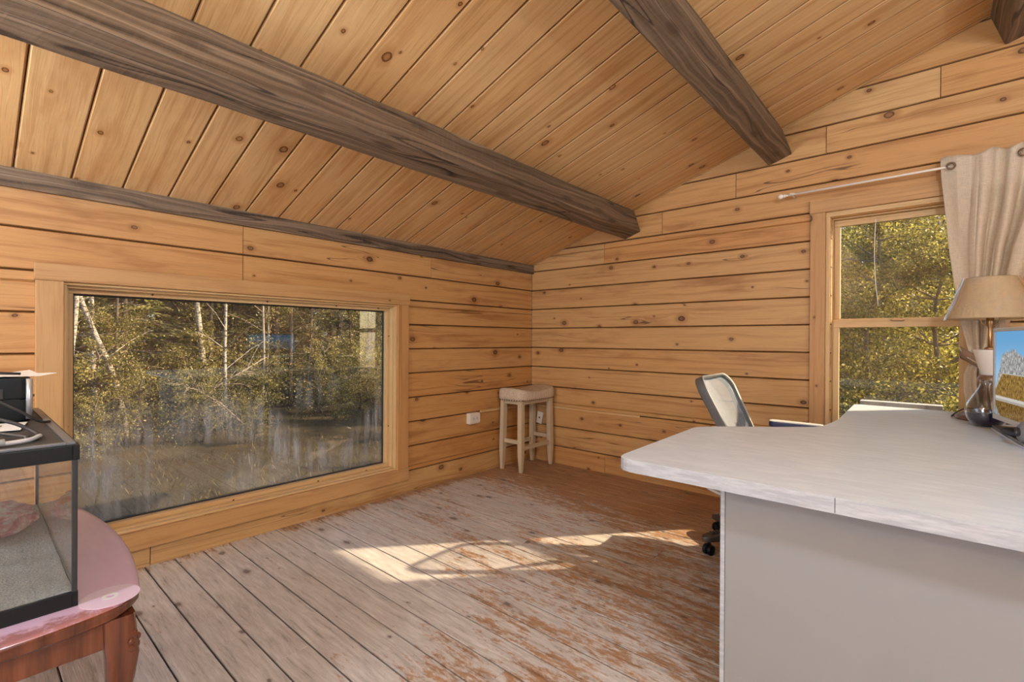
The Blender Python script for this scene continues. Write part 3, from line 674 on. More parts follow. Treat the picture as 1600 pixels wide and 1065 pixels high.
def curtain():
    # rows: z, x_left, x_right, pleat amplitude, y centre
    rows = [(2.125, 2.935, 3.44, 0.034, -0.090), (2.02, 2.940, 3.42, 0.036, -0.092), (1.80, 2.958, 3.36, 0.038, -0.095), (1.60, 2.976, 3.29, 0.034, -0.100), (1.40, 3.000, 3.235, 0.028, -0.105), (1.22, 3.022, 3.20, 0.022, -0.108),
            (1.10, 3.046, 3.165, 0.016, -0.110), (1.03, 3.058, 3.15, 0.013, -0.110), (0.97, 3.034, 3.15, 0.016, -0.11), (0.88, 3.034, 3.16, 0.022, -0.108), (0.765, 3.048, 3.18, 0.026, -0.105)]
    nz_ = 70; nx = 150; bm = B(); grid = []
    zs = [q[0] for q in rows]
    def interp(z, k):
        for a, b in zip(rows, rows[1:]):
            if a[0] >= z >= b[0]:
                t = (a[0] - z) / (a[0] - b[0]); return a[k] + (b[k] - a[k]) * t
        return rows[-1][k]
    edges = [0.0, 0.30, 0.42, 0.53, 0.64, 0.76, 1.0]   # wide flat first panel, then tighter folds
    for i in range(nz_ + 1):
        z = 2.125 + (0.765 - 2.125) * i / nz_; xl, xr, am, yc = (interp(z, k) for k in (1, 2, 3, 4)); row = []
        for j in range(nx + 1):
            t = j / nx
            for q in range(6):
                if edges[q] <= t <= edges[q + 1] + 1e-9: ph = q + (t - edges[q]) / (edges[q + 1] - edges[q]); break
            ph += 0.10 * math.sin(z * 5 + q)
            s = math.sin(ph * 2 * PI * 0.5 + 0.5) 
            s = math.copysign(abs(s) ** 0.75, s)
            yc2 = yc - 0.024 + 0.034 * max(0, 1 - t / 0.13) * (1 if z > 1.9 else max(0, (z - 1.6) / 0.3))
            yy = yc2 + min(am, 0.020 if z > 1.95 else 0.034) * s * (0.45 if t < 0.24 else 1.0) + 0.004 * mnoise.noise((t * 9, z * 4, 1.0))
            zz = z + (0.012 * math.cos(ph * PI) if i == 0 else 0)
            x = xl + (xr - xl) * t + 0.006 * mnoise.noise((t * 6, z * 3, 7.0))
            row.append(bm.verts.new((x, yy, zz)))
        grid.append(row)
    for A, C in zip(grid, grid[1:]):
        for j in range(nx): bm.faces.new((A[j], A[j + 1], C[j + 1], C[j]))
    o = link('curtain_panel', bm, CURTAIN, None, True, 80)
    mo = o.modifiers.new('thick', 'SOLIDIFY'); mo.thickness = 0.0025
    return o
cu = empty('curtain', (3.0, -0.1, 0.765), 0, 'beige linen curtain gathered to one side of the gable window', 'curtain')
rel(curtain(), cu)
def grommet(x, y, z, yaw):
    bm = B(); tube(bm, [(0.0165 * math.cos(a), 0, 0.0165 * math.sin(a)) for a in [2 * PI * i / 24 for i in range(24)]], 0.0045, 8, closed=True)
    o = link('grommet', bm, BRONZE, None, True); o.location = (x, y, z); o.rotation_euler = (0, 0, yaw); rel(o, cu)
for gx, gy, ya in ((2.978, -0.108, 0.2), (3.245, -0.135, 0.25), (3.33, -0.12, 0.3)): grommet(gx, gy - 0.006, 2.076, ya)
tb = empty('curtain_tieback', (3.085, -0.115, 1.03), 0, 'brown tieback band sloping round the gathered curtain', 'curtain tieback')
bm = B(); A = []
for i in range(41):
    a = 2 * PI * i / 40; cx, cyy = 0.066 * math.cos(a), 0.036 * math.sin(a); zc = -0.70 * cx
    A.append([bm.verts.new((cx * 1.0, cyy, zc - 0.030)), bm.verts.new((cx * 1.06, cyy * 1.08, zc)), bm.verts.new((cx, cyy, zc + 0.032))])
for p, q in zip(A, A[1:]):
    for j in range(2): bm.faces.new((p[j], q[j], q[j + 1], p[j + 1]))
o = link('band', bm, TIEB, tb, True); mo = o.modifiers.new('thick', 'SOLIDIFY'); mo.thickness = 0.003
bm = B(); tube(bm, [(-0.070, -0.004, 0.075), (-0.060, -0.014, 0.055), (-0.035, -0.030, 0.02), (0.0, -0.040, -0.008), (0.04, -0.035, -0.035)], 0.004, 8); link('piping', bm, CURTAIN, tb, True)
cd_ = empty('hanging_cord', (2.645, 0.030, 1.345), 0, 'thin white cord hanging down the upper sash of the gable window', 'cord')
bm = B(); tube(bm, spline([(0.0, 0, 0.525), (-0.004, 0, 0.45), (-0.006, 0, 0.33), (-0.004, 0, 0.22), (0.002, 0, 0.12), (0.010, 0, 0.05), (0.014, 0, 0.0)], 5), 0.0022, 6); link('cord', bm, WHITEROD, cd_, True)

# unseen uplighters added behind the viewpoint to brighten the ceiling
def uplighter(x, y, label, power):
    root = empty('added_fill_lamp', (x, y, 0), 0, label, 'lamp')
    bm = B(); lathe(bm, [(0, 0), (0.14, 0), (0.14, 0.015), (0.03, 0.03), (0, 0.03)], 32); link('base', bm, BRONZE, root, True, 40)
    bm = B(); tube(bm, [(0, 0, 0.03), (0, 0, 1.50)], 0.012, 12); link('pole', bm, BRONZE, root, True)
    bm = B(); lathe(bm, [(0.02, 1.50), (0.08, 1.53), (0.15, 1.60), (0.147, 1.603), (0.076, 1.536), (0.02, 1.508)], 40); link('bowl', bm, BRONZE, root, True)
    d = bpy.data.lights.new('added_fill_bulb', 'AREA'); d.shape = 'DISK'; d.size = 0.26; d.energy = power; d.color = (0.74, 0.86, 1.0)
    o = bpy.data.objects.new('added_fill_bulb', d); COL.objects.link(o); o.parent = root; o.location = (0, 0, 1.605); o.rotation_euler = (PI, 0, 0)
uplighter(0.9, -5.3, 'added unseen fill lamp in the rear corner by the low eave', 170)
uplighter(5.6, -4.6, 'added unseen fill lamp behind the desk', 170)
def pendant(x, y, z, drop, label, power):  # unseen hanging lamp added as fill light
    pl = empty('added_fill_pendant', (x, y, z), 0, label, 'lamp')
    bm = B(); tube(bm, [(0, 0, 0.16), (0, 0, drop)], 0.006, 8); link('cable', bm, BLACKM, pl, True)
    bm = B(); lathe(bm, [(0.03, 0.17), (0.06, 0.165), (0.09, 0.13), (0.095, 0.12), (0.02, 0.12)], 24); link('canopy', bm, WHITEP, pl, True)
    d = bpy.data.lights.new('added_pendant_bulb', 'POINT'); d.energy = power; d.shadow_soft_size = 0.12; d.color = (0.72, 0.85, 1.0)
    o = bpy.data.objects.new('added_pendant_bulb', d); COL.objects.link(o); o.parent = pl
pendant(3.75, -3.45, 2.30, 0.74, 'added unseen fill lamp hanging from the ridge behind the viewpoint', 95)
pendant(1.60, -4.55, 1.80, 0.555, 'added unseen fill lamp hanging near the rear corner behind the viewpoint', 42)
# ------------------------------------------------------------------ outlets
ol = empty('wall_outlet', (0.001, -0.80, 0.475), 0, 'surface-mounted white outlet box on the low log wall beside the bar stool', 'outlet')
bm = B(); box(bm, 0, 0.045, -0.055, 0.055, -0.045, 0.045, 0.004); link('box', bm, WHITEP, ol)
bm = B(); box(bm, 0.045, 0.050, -0.058, 0.058, -0.037, 0.037, 0.002); link('cover_plate', bm, WHITEP, ol)
for dy in (-0.02, 0.02):
    bm = B(); lathe(bm, [(0, 0), (0.013, 0), (0.0145, 0.002), (0, 0.002)], 16); o = link('receptacle', bm, LIGHTP, ol); o.rotation_euler = (0, PI / 2, 0); o.location = (0.050, dy, 0)
    for dz in (-0.005, 0.005):
        bm = B(); box(bm, 0, 0.0015, -0.004, 0.004, -0.001, 0.001); s = link('slot', bm, BLACKM, o); s.rotation_euler = (0, -PI / 2, 0); s.location = (dz, 0, 0.002)
ol = empty('wall_outlet', (0.115, -0.012, 0.40), 0, 'loose tilted white outlet plate low on the gable wall behind the bar stool', 'outlet')
ol.rotation_euler = (0, math.radians(11), 0)
bm = B(); box(bm, -0.033, 0.033, -0.007, 0, -0.056, 0.056, 0.002); link('cover_plate', bm, WHITEP, ol)
bm = B(); box(bm, -0.027, 0.027, 0, 0.010, -0.05, 0.05, 0.002); link('box', bm, WHITEP, ol)
bm = B(); lathe(bm, [(0, 0), (0.007, 0.0), (0.008, 0.003), (0, 0.003)], 14); o = link('socket', bm, BLACKM, ol); o.rotation_euler = (PI / 2, 0, 0); o.location = (0, -0.0065, 0.0)

# ------------------------------------------------------------------ bar stool in the corner
def stool():
    root = empty('bar_stool', (0.168, -0.268, 0), 0, 'whitewashed wooden bar stool with a nail-trimmed beige saddle seat in the corner', 'stool')
    hx, hy = 0.098, 0.200
    for sx in (-1, 1):
        for sy in (-1, 1):
            bm = B(); uvl = bm.loops.layers.uv.verify(); rl = bm.verts.layers.float.new('rnd')
            secs = [(0.0, 0.014), (0.15, 0.0205), (0.19, 0.0215), (0.605, 0.0225)]; rows = []
            for (z, h) in secs:
                ox, oy = sx * (hx + 0.010 * (1 - z / 0.6)), sy * (hy + 0.008 * (1 - z / 0.6))
                ix, iy = ox - sx * 0.0, oy
                rows.append([bm.verts.new((ix + a * h, iy + b * h, z)) for a, b in ((-1, -1), (1, -1), (1, 1), (-1, 1))])
            for A, C in zip(rows, rows[1:]):
                for j in range(4): bm.faces.new((A[j], A[(j + 1) % 4], C[(j + 1) % 4], C[j]))
            bm.faces.new(list(reversed(rows[0]))); bm.faces.new(rows[-1])
            ed = [e for e in bm.edges if abs(e.verts[0].co.z - e.verts[1].co.z) > 0.02]
            bmesh.ops.bevel(bm, geom=ed, offset=0.003, segments=2, affect='EDGES')
            for f_ in bm.faces:
                for l in f_.loops: l[uvl].uv = (l.vert.co.z, l.vert.co.x + l.vert.co.y)
            for v in bm.verts: v[rl] = 0.3
            link('leg', bm, WHITEWASH, root)
    for sy in (-1, 1):
        bm = B(); bar(bm, -hx + 0.018, hx - 0.018, sy * (hy + 0.005) - 0.010, sy * (hy + 0.005) + 0.010, 0.236, 0.270, 0, 0.003, 0.4); link('stretcher', bm, WHITEWASH, root)
    for sx in (-1, 1):
        bm = B(); bar(bm, sx * (hx + 0.006) - 0.010, sx * (hx + 0.006) + 0.010, -hy + 0.018, hy - 0.018, 0.186, 0.220, 1, 0.003, 0.2); link('stretcher', bm, WHITEWASH, root)
    for ax, lst in ((0, [(-hx + 0.02, hx - 0.02, sy * hy - 0.012, sy * hy + 0.012) for sy in (-1, 1)]), (1, [(sx * hx - 0.012, sx * hx + 0.012, -hy + 0.02, hy - 0.02) for sx in (-1, 1)])):
        for q in lst:
            bm = B(); bar(bm, *q, 0.575, 0.607, ax, 0.002, 0.5); link('apron', bm, WHITEWASH, root)
    # saddle seat: rounded rectangle, dipped across its length
    ax, ay = 0.150, 0.256; bm = B(); N = 72
    def outline(k, s):
        a = 2 * PI * k / N; ca, sa = math.cos(a), math.sin(a); p = 5.0
        rr_ = (abs(ca) ** p + abs(sa) ** p) ** (-1 / p); return ca * rr_ * ax * s, sa * rr_ * ay * s
    def topz(x, y): return 0.690 + 0.030 * (min(1, abs(y) / ay)) ** 1.6 - 0.010 * (x / ax) ** 2
    rings = []
    for (s, zf) in ((0.96, 0.0), (1.0, 0.06), (1.012, 0.35), (1.01, 0.7), (0.985, 0.90), (0.93, 0.99), (0.80, 1.0), (0.55, 1.0), (0.28, 1.0)):
        ring = []
        for k in range(N):
            x, y = outline(k, s); zt = topz(x, y); zb = 0.606
            ring.append(bm.verts.new((x, y, zb + (zt - zb) * zf)))
        rings.append(ring)
    for A, C in zip(rings, rings[1:]):
        for k in range(N): bm.faces.new((A[k], A[(k + 1) % N], C[(k + 1) % N], C[k]))
    c = bm.verts.new((0, 0, topz(0, 0)))
    for k in range(N): bm.faces.new((rings[-1][k], rings[-1][(k + 1) % N], c))
    bm.faces.new(list(reversed(rings[0])))
    link('seat', bm, SEATF, root, True, 60)
    bm = B(); lathe(bm, [(0.0, 0.0030), (0.0035, 0.0024), (0.0052, 0.0)], 8); nail = link('nailhead', bm, NAIL, root); first = True
    n_l = 60
    for k in range(n_l):
        a = 2 * PI * k / n_l; ca, sa = math.cos(a), math.sin(a); p = 5.0
        # spread evenly along the rim by blending angle over the rectangle
        t = k / n_l * (2 * (2 * ax + 2 * ay)); per = [(ax, -ay, 0, 2 * ay), (ax, ay, -2 * ax, 0), (-ax, ay, 0, -2 * ay), (-ax, -ay, 2 * ax, 0)]
        for (x0, y0, ddx, ddy) in per:
            L = abs(ddx) + abs(ddy)
            if t <= L: x, y = x0 + ddx * t / L, y0 + ddy * t / L; break
            t -= L
        an = math.atan2(y / ay, x / ax); ca, sa = math.cos(an), math.sin(an); q = (abs(ca) ** 5 + abs(sa) ** 5) ** (-0.2)
        X, Y = ca * q * ax * 1.006, sa * q * ay * 1.006
        nx, ny = (abs(ca) ** 4) * math.copysign(1, ca) / ax, (abs(sa) ** 4) * math.copysign(1, sa) / ay
        o = nail if first else nail.copy()
        if not first: COL.objects.link(o)
        first = False
        o.location = (X, Y, 0.614); o.rotation_euler = Vector((nx, ny, 0)).to_track_quat('Z', 'Y').to_euler()
    return root
stool()

# ------------------------------------------------------------------ white corner desk
DT, DB = 0.754, 0.714
desk = empty('corner_desk', (2.9, -1.6, 0), 0, 'white laminate corner desk with a curved inner edge and a plain front panel', 'desk')
def D(x, y): return (x - 2.9, y + 1.6)
p1 = round_poly([(2.155, -2.228), (3.62, -2.228), (3.62, -0.09), (2.555, -0.058), (2.573, -0.86), (2.545, -1.12), (2.42, -1.24), (2.205, -1.425), (2.140, -1.505)], [0.055, 0.03, 0.02, 0.03, 0.10, 0.05, 0.05, 0.04, 0.03])
bm = B(); prism(bm, [D(*p) for p in p1], DB, DT, 0, 0.003, 2, 1); link('desktop', bm, [LAM, EDGEB], desk)
bm = B(); box(bm, 2.7482 - 2.9, 2.7494 - 2.9, -2.2286 + 1.6, -2.2270 + 1.6, DB + 0.002, DT - 0.002); link('edge_joint', bm, BLACKM, desk)
bm = B(); box(bm, *(2.458 - 2.9, 3.58 - 2.9), -2.112 + 1.6, -2.094 + 1.6, 0.004, DB - 0.0005, 0.002); link('front_panel', bm, PANEL, desk)
bm = B(); box(bm, 2.444 - 2.9, 2.457 - 2.9, -2.113 + 1.6, -1.52 + 1.6, 0.0, DB - 0.0005, 0.002); link('end_panel', bm, EDGEB, desk)
bm = B(); box(bm, 3.56 - 2.9, 3.58 - 2.9, -2.09 + 1.6, -0.12 + 1.6, 0.0, DB - 0.0005, 0.002); link('end_panel', bm, PANEL, desk)
bm = B(); box(bm, 2.62 - 2.9, 3.55 - 2.9, -0.125 + 1.6, -0.107 + 1.6, 0.0, DB - 0.0005, 0.002); link('back_panel', bm, PANEL, desk)

# ------------------------------------------------------------------ office chair
def office_chair():
    root = empty('office_chair', (2.232, -0.79, 0), 0, 'grey mesh-back swivel chair with black star base tucked behind the white desk', 'chair')
    X0, Y0 = 2.232, -0.79
    yc, hw = 0.0, 0.225
    slope = 0.53
    def bp(y, z): # back surface point (root space)
        return Vector((1.972 - X0 + slope * (0.930 - z) - 0.05 * (1 - (y / hw) ** 2) * 0.6, y, z))
    top, bot = 0.925, 0.53
    loop = []; P = []
    h2, r0 = (top - bot) / 2, 0.075; zc = (top + bot) / 2
    for (cx, cz, a0) in ((hw - r0, top - r0, 0), (-(hw - r0), top - r0, 90), (-(hw - 0.035 - r0), bot + r0, 180), ((hw - 0.035 - r0), bot + r0, 270)):
        for k in range(9):
            a = math.radians(a0 + 90 * k / 8); P.append((cx + r0 * math.cos(a), cz + r0 * math.sin(a)))
    bm = B(); n = len(P); sect = [(-0.030, -0.011), (0.012, -0.011), (0.016, 0.0), (0.012, 0.010), (-0.030, 0.012), (-0.036, 0.0)]
    cen = Vector((0, 0, 0)); rows = []
    for i in range(n):
        y, z = P[i]; inn = Vector((0, -y, zc - z)).normalized(); nrm = Vector((1, 0, slope)).normalized(); p = bp(y, z)
        rows.append([bm.verts.new(p + nrm * a + inn * b) for a, b in sect])
    for i in range(n):
        A, C = rows[i], rows[(i + 1) % n]
        for j in range(len(sect)): bm.faces.new((A[j], A[(j + 1) % len(sect)], C[(j + 1) % len(sect)], C[j]))
    bmesh.ops.recalc_face_normals(bm, faces=bm.faces[:])
    link('back_frame', bm, simple('charcoal_frame', (0.10, 0.105, 0.11), 0.38), root, True, 50)
    bm = B(); G = []
    for i in range(13):
        z = bot + 0.006 + (top - bot - 0.012) * i / 12; row = []
        for j in range(13):
            t = -1 + 2 * j / 12; w = hw - 0.006 - 0.035 * max(0, (zc + 0.05 - z)) / 0.3
            if z > top - r0: w -= r0 - math.sqrt(max(0, r0 ** 2 - (z - top + r0) ** 2))
            if z < bot + r0: w -= 0.8 * (r0 - math.sqrt(max(0, r0 ** 2 - (bot + r0 - z) ** 2)))
            y = t * w; row.append(bm.verts.new(bp(y, z)))
        G.append(row)
    for A, C in zip(G, G[1:]):
        for j in range(12): bm.faces.new((A[j], A[j + 1], C[j + 1], C[j]))
    o = link('back_mesh', bm, CHAIRMESH, root, True, 80); mo = o.modifiers.new('thick', 'SOLIDIFY'); mo.thickness = 0.003
    bm = B()   # dark lumbar brace behind the mesh
    for s in (-1, 1):
        tube(bm, [bp(s * 0.03, 0.50) + Vector((-0.05, 0, 0)), bp(s * 0.10, 0.60) + Vector((-0.035, 0, 0)), bp(s * 0.185, 0.70) + Vector((-0.022, 0, 0))], [0.024, 0.020, 0.012], 8)
    tube(bm, [bp(0, 0.50) + Vector((-0.05, 0, 0)), Vector((0.03, 0, 0.43)), Vector((0.02, 0, 0.36)), Vector((0.10, 0, 0.345))], [0.035, 0.035, 0.032, 0.03], 8)
    link('back_support', bm, BLACKM, root, True)
    bm = B(); sp = round_poly([(-0.10, -0.235), (0.34, -0.245), (0.34, 0.245), (-0.10, 0.235)], 0.09, 8); prism(bm, sp, 0.41, 0.465, 0, 0.022, 4); link('seat', bm, simple('black_seat_fabric', (0.03, 0.032, 0.036), 0.9, nscale=200, namp=0.3), root, True)
    bm = B(); G = []
    for i in range(9):       # pale curved seat shell
        t = i / 8; row = []
        for j in range(11):
            s = -1 + 2 * j / 10; x = -0.295 + 0.555 * t; y = s * (0.17 + 0.06 * t); zs = 0.300 + (0.075 * (1 - t / 0.25) ** 2 if t < 0.25 else 0.090 * ((t - 0.25) / 0.75) ** 2)
            row.append(bm.verts.new((x, y, zs + 0.012 * s * s)))
        G.append(row)
    for A, C in zip(G, G[1:]):
        for j in range(10): bm.faces.new((A[j], A[j + 1], C[j + 1], C[j]))
    o = link('seat_shell', bm, LIGHTP, root, True); mo = o.modifiers.new('thick', 'SOLIDIFY'); mo.thickness = 0.012
    for s in (-1, 1):
        bm = B(); ap = round_poly([(-0.035, -0.036), (0.235, -0.030), (0.235, 0.030), (-0.035, 0.036)], 0.028, 6)
        prism(bm, [(x, y + s * 0.278) for x, y in ap], 0.640, 0.668, 0, 0.008, 3); ar = link('armrest', bm, NAVY, root, True)
        bm = B(); prism(bm, [(0.10 + (x - 0.10) * 0.985, (y) * 0.94 + s * 0.278) for x, y in ap], 0.6685, 0.6735, 0, 0.001, 1); link('lit_arm_top', bm, LIGHTP, ar, True)  # pale sheet colours in the lit top edge of the armrest
        bm = B(); tube(bm, spline([(0.12, s * 0.15, 0.385), (0.13, s * 0.24, 0.40), (0.13, s * 0.275, 0.46), (0.11, s * 0.278, 0.56), (0.10, s * 0.278, 0.640)], 6), 0.017, 10); link('arm_post', bm, BLACKM, root, True)
    bm = B(); lathe(bm, [(0.026, 0.10), (0.026, 0.24), (0.017, 0.24), (0.017, 0.36), (0.06, 0.365), (0.06, 0.40), (0, 0.40)], 20); link('gas_lift', bm, BLACKM, root, True)
    arm = None; tmpl = None
    a0 = math.atan2(-1.02 + 0.79, 2.017 - 2.232)
    for k in range(5):
        a = a0 + 2 * PI * k / 5
        bm = B(); G = []
        for (rr2, hw2, zt, zb) in ((0.02, 0.036, 0.145, 0.085), (0.10, 0.033, 0.140, 0.085), (0.22, 0.030, 0.122, 0.080), (0.292, 0.030, 0.110, 0.076), (0.322, 0.024, 0.102, 0.076), (0.334, 0.012, 0.096, 0.078)):
            G.append([bm.verts.new((rr2, -hw2, zb)), bm.verts.new((rr2, hw2, zb)), bm.verts.new((rr2, hw2, zt - 0.008)), bm.verts.new((rr2, hw2 * 0.7, zt)), bm.verts.new((rr2, -hw2 * 0.7, zt)), bm.verts.new((rr2, -hw2, zt - 0.008))])
        for A, C in zip(G, G[1:]):
            for j in range(6): bm.faces.new((A[j], A[(j + 1) % 6], C[(j + 1) % 6], C[j]))
        bm.faces.new(list(reversed(G[0]))); bm.faces.new(G[-1])
        for q in range(7):   # ribbed top of each leg
            xx = 0.17 + 0.018 * q; zt = 0.130 - 0.13 * (xx - 0.17); box(bm, xx, xx + 0.008, -0.016, 0.016, zt - 0.004, zt + 0.004)
        bmesh.ops.recalc_face_normals(bm, faces=bm.faces[:])
        o = link('base_leg', bm, DARKB, root, True); o.rotation_euler = (0, 0, a)
        bm = B()
        for s in (-1, 1):
            rg = lathe(bm, [(0.0, 0), (0.020, 0), (0.026, 0.003), (0.028, 0.010), (0.026, 0.017), (0.020, 0.019), (0, 0.019)], 20)
            vs = [v for q in rg for v in q]; bmesh.ops.transform(bm, matrix=Matrix.Translation((0.0, s * 0.005 + (0 if s > 0 else -0.019), 0.028)) @ Matrix.Rotation(-PI / 2, 4, 'X'), verts=vs)
        tube(bm, [(0.0, 0, 0.030), (0.0, 0, 0.082)], 0.008, 10); box(bm, -0.020, 0.024, -0.004, 0.004, 0.03, 0.058, 0.002)
        cst = link('caster', bm, BLACKP, o, True); cst.location = (0.300, 0, 0); cst.rotation_euler = (0, 0, 0.5 + k)
    return root
office_chair()

# ------------------------------------------------------------------ things on the desk
LX, LY = 3.120, -0.345
lamp = empty('table_lamp', (LX, LY, DT), 0, 'table lamp with a plastic-wrapped cream shade on a dark base', 'lamp')
bm = B(); lathe(bm, [(0.0, 0.0), (0.120, 0.0), (0.126, 0.006), (0.124, 0.016), (0.108, 0.026), (0.098, 0.028), (0.094, 0.036), (0.072, 0.050), (0.045, 0.058), (0.032, 0.070), (0.028, 0.10), (0.040, 0.130), (0.046, 0.170), (0.044, 0.205), (0.036, 0.2165), (0, 0.2165)], 40); link('base', bm, DARKWOOD, lamp, True, 50)
bm = B(); lathe(bm, [(0.0, 0.217), (0.030, 0.217), (0.033, 0.222), (0.060, 0.335), (0.061, 0.340), (0.056, 0.341), (0.0, 0.341)], 40); link('urn', bm, FROST, lamp, True, 50)
bm = B(); lathe(bm, [(0, 0.342), (0.022, 0.342), (0.020, 0.350), (0.009, 0.356), (0.007, 0.44), (0.010, 0.455), (0.014, 0.47), (0.014, 0.50), (0, 0.50)], 20); link('stem', bm, BRASS, lamp, True, 50)
bm = B()
for s in (-1, 1): tube(bm, spline([(0.008, 0, 0.455), (s * 0.020, 0, 0.462), (s * 0.030, 0, 0.475), (s * 0.034, 0, 0.50), (s * 0.03, 0, 0.60), (0, 0, 0.668)], 5), 0.0028, 6)
link('harp', bm, BRASS, lamp, True)
bm = B(); lathe(bm, [(0.163, 0.490), (0.166, 0.489), (0.167, 0.495), (0.093, 0.684), (0.091, 0.688), (0.089, 0.684), (0.161, 0.496), (0.163, 0.490)], 64); link('lamp_shade', bm, SHADE, lamp, True, 60)
bm = B(); rg = []
for i in range(15):
    t = i / 14; z = 0.484 + 0.207 * t; row = []
    for k in range(96):
        a = 2 * PI * k / 96; rr3 = 0.171 - 0.0735 * t + 0.0030 * mnoise.noise((math.cos(a) * 6 + t * 2, math.sin(a) * 6, t * 4)) + 0.0018 * math.sin(a * 38 + t * 5)
        row.append(bm.verts.new((rr3 * math.cos(a), rr3 * math.sin(a), z)))
    rg.append(row)
for A, C in zip(rg, rg[1:]):
    for k in range(96): bm.faces.new((A[k], A[(k + 1) % 96], C[(k + 1) % 96], C[k]))
link('plastic_wrap', bm, WRAP, lamp, True)
bm = B(); tube(bm, spline([(-0.125, 0.10, 0.004), (-0.135, 0.02, 0.006), (-0.118, -0.03, 0.03), (-0.085, -0.06, 0.055), (-0.03, -0.075, 0.055), (0.03, -0.08, 0.056)], 6), 0.003, 6); link('power_cord', bm, BLACKM, lamp, True)

vs_ = empty('glass_vase', (3.098, -0.585, DT), 0, 'smoky teardrop glass vase with a blue reflection coloured into its dark bottom beside the monitor', 'vase')
bm = B(); prof = [(0.030, 0.0), (0.052, 0.008), (0.068, 0.034), (0.074, 0.066), (0.068, 0.100), (0.050, 0.135), (0.032, 0.165), (0.024, 0.188), (0.024, 0.202), (0.028, 0.207)]
lathe(bm, [(0, 0.0)] + prof + [(q[0] - 0.003, q[1]) for q in reversed(prof[2:])] , 48); link('body', bm, VASEG, vs_, True, 60)
bm = B(); lathe(bm, [(0, 0.004), (0.049, 0.010), (0.0635, 0.034), (0.068, 0.055), (0.068, 0.060), (0, 0.060)], 40); link('bottom', bm, BLUEREFL, vs_, True, 60)

lt = empty('laptop', (3.106, -0.66, DT), 0, 'closed dark laptop with a pale edge lying under the monitor', 'laptop'); lt.rotation_euler = (0, 0, -math.atan2(0.055, 0.5) * -1)
bm = B(); lp = round_poly([(0, 0), (0, -0.50), (0.27, -0.50), (0.27, 0)], 0.012); prism(bm, lp, 0.0, 0.008, 0, 0.002, 2); link('body', bm, simple('pale_blue_plastic', (0.45, 0.50, 0.62), 0.35), lt)
bm = B(); lp2 = round_poly([(0.004, -0.004), (0.004, -0.496), (0.266, -0.496), (0.266, -0.004)], 0.012); prism(bm, lp2, 0.0082, 0.017, 0, 0.002, 2); link('lid', bm, simple('dark_lid', (0.10, 0.10, 0.11), 0.3), lt)

def screen_mat():
    t = NT('screen_landscape'); U, V, _ = t.sep(t.uv())
    up = t.math('GREATER_THAN', V, 0.20)
    Z = t.mul(t.math('ABSOLUTE', t.sub(V, 0.20)), t.add(1.0, t.mul(t.sub(1.0, up), 0.15)))
    Uc = t.math('MINIMUM', U, 0.13)
    sky = t.mix(t.smooth(V, 0.3, 1.0), (0.36, 0.58, 0.78), (0.13, 0.36, 0.64))
    n = t.noise(t.xyz(t.mul(U, 38.0), 0.0, 0.0), 1, 5, 0.65); n0 = t.noise(t.xyz(t.mul(U, 5.0), 4.0, 0.0), 1, 2)
    hill = t.add(t.add(0.13, t.mul(Uc, 3.3)), t.add(t.mul(t.sub(n, 0.5), 0.16), t.mul(t.sub(n0, 0.5), 0.3)))
    hm = t.math('LESS_THAN', Z, hill)
    rk = t.noise(t.xyz(t.mul(U, 48.0), t.mul(Z, 20.0), 0.0), 1, 6, 0.75)
    rock = t.ramp(rk, [(0.36, (0.08, 0.08, 0.09)), (0.5, (0.34, 0.34, 0.34)), (0.64, (0.70, 0.68, 0.64))])
    col = t.mix(hm, sky, rock)
    slope = t.add(t.add(0.105, t.mul(Uc, 1.5)), t.mul(t.sub(t.noise(t.xyz(t.mul(U, 240.0), 3.0, 0.0), 1, 3), 0.5), 0.05))
    pale = t.math('LESS_THAN', Z, t.add(slope, 0.012)); col = t.mix(pale, col, (0.50, 0.48, 0.42))
    fo = t.math('LESS_THAN', Z, slope)
    fn = t.noise(t.xyz(t.mul(U, 70.0), t.mul(Z, 20.0), 0.0), 1, 4, 0.7)
    forest = t.ramp(fn, [(0.36, (0.07, 0.045, 0.018)), (0.5, (0.27, 0.15, 0.035)), (0.66, (0.50, 0.33, 0.10))])
    col = t.mix(fo, col, forest)
    shore = t.math('LESS_THAN', Z, t.add(0.012, t.mul(t.noise(t.xyz(t.mul(U, 90.0), 1.0, 0), 1, 2), 0.04)))
    col = t.mix(shore, col, (0.60, 0.57, 0.52))
    col = t.mix(t.mul(t.sub(1.0, up), 0.55), col, t.mix(1.0, col, (0.45, 0.38, 0.30), 'MULTIPLY'))
    em = t.n('ShaderNodeEmission', {'Color': col, 'Strength': 0.75}).outputs[0]
    gl = t.n('ShaderNodeBsdfGlossy', {'Color': (1, 1, 1), 'Roughness': 0.12}).outputs[0]
    return t.done(t.n('ShaderNodeMixShader', {0: 0.03, 1: em, 2: gl}).outputs[0])
mon = empty('monitor', (3.118, -0.745, 0.7715), -math.atan2(0.21, 0.98) , 'silver-framed computer monitor showing a mountain lake landscape', 'monitor')
mon.rotation_euler = (0, 0, math.atan2(0.045, 0.21))
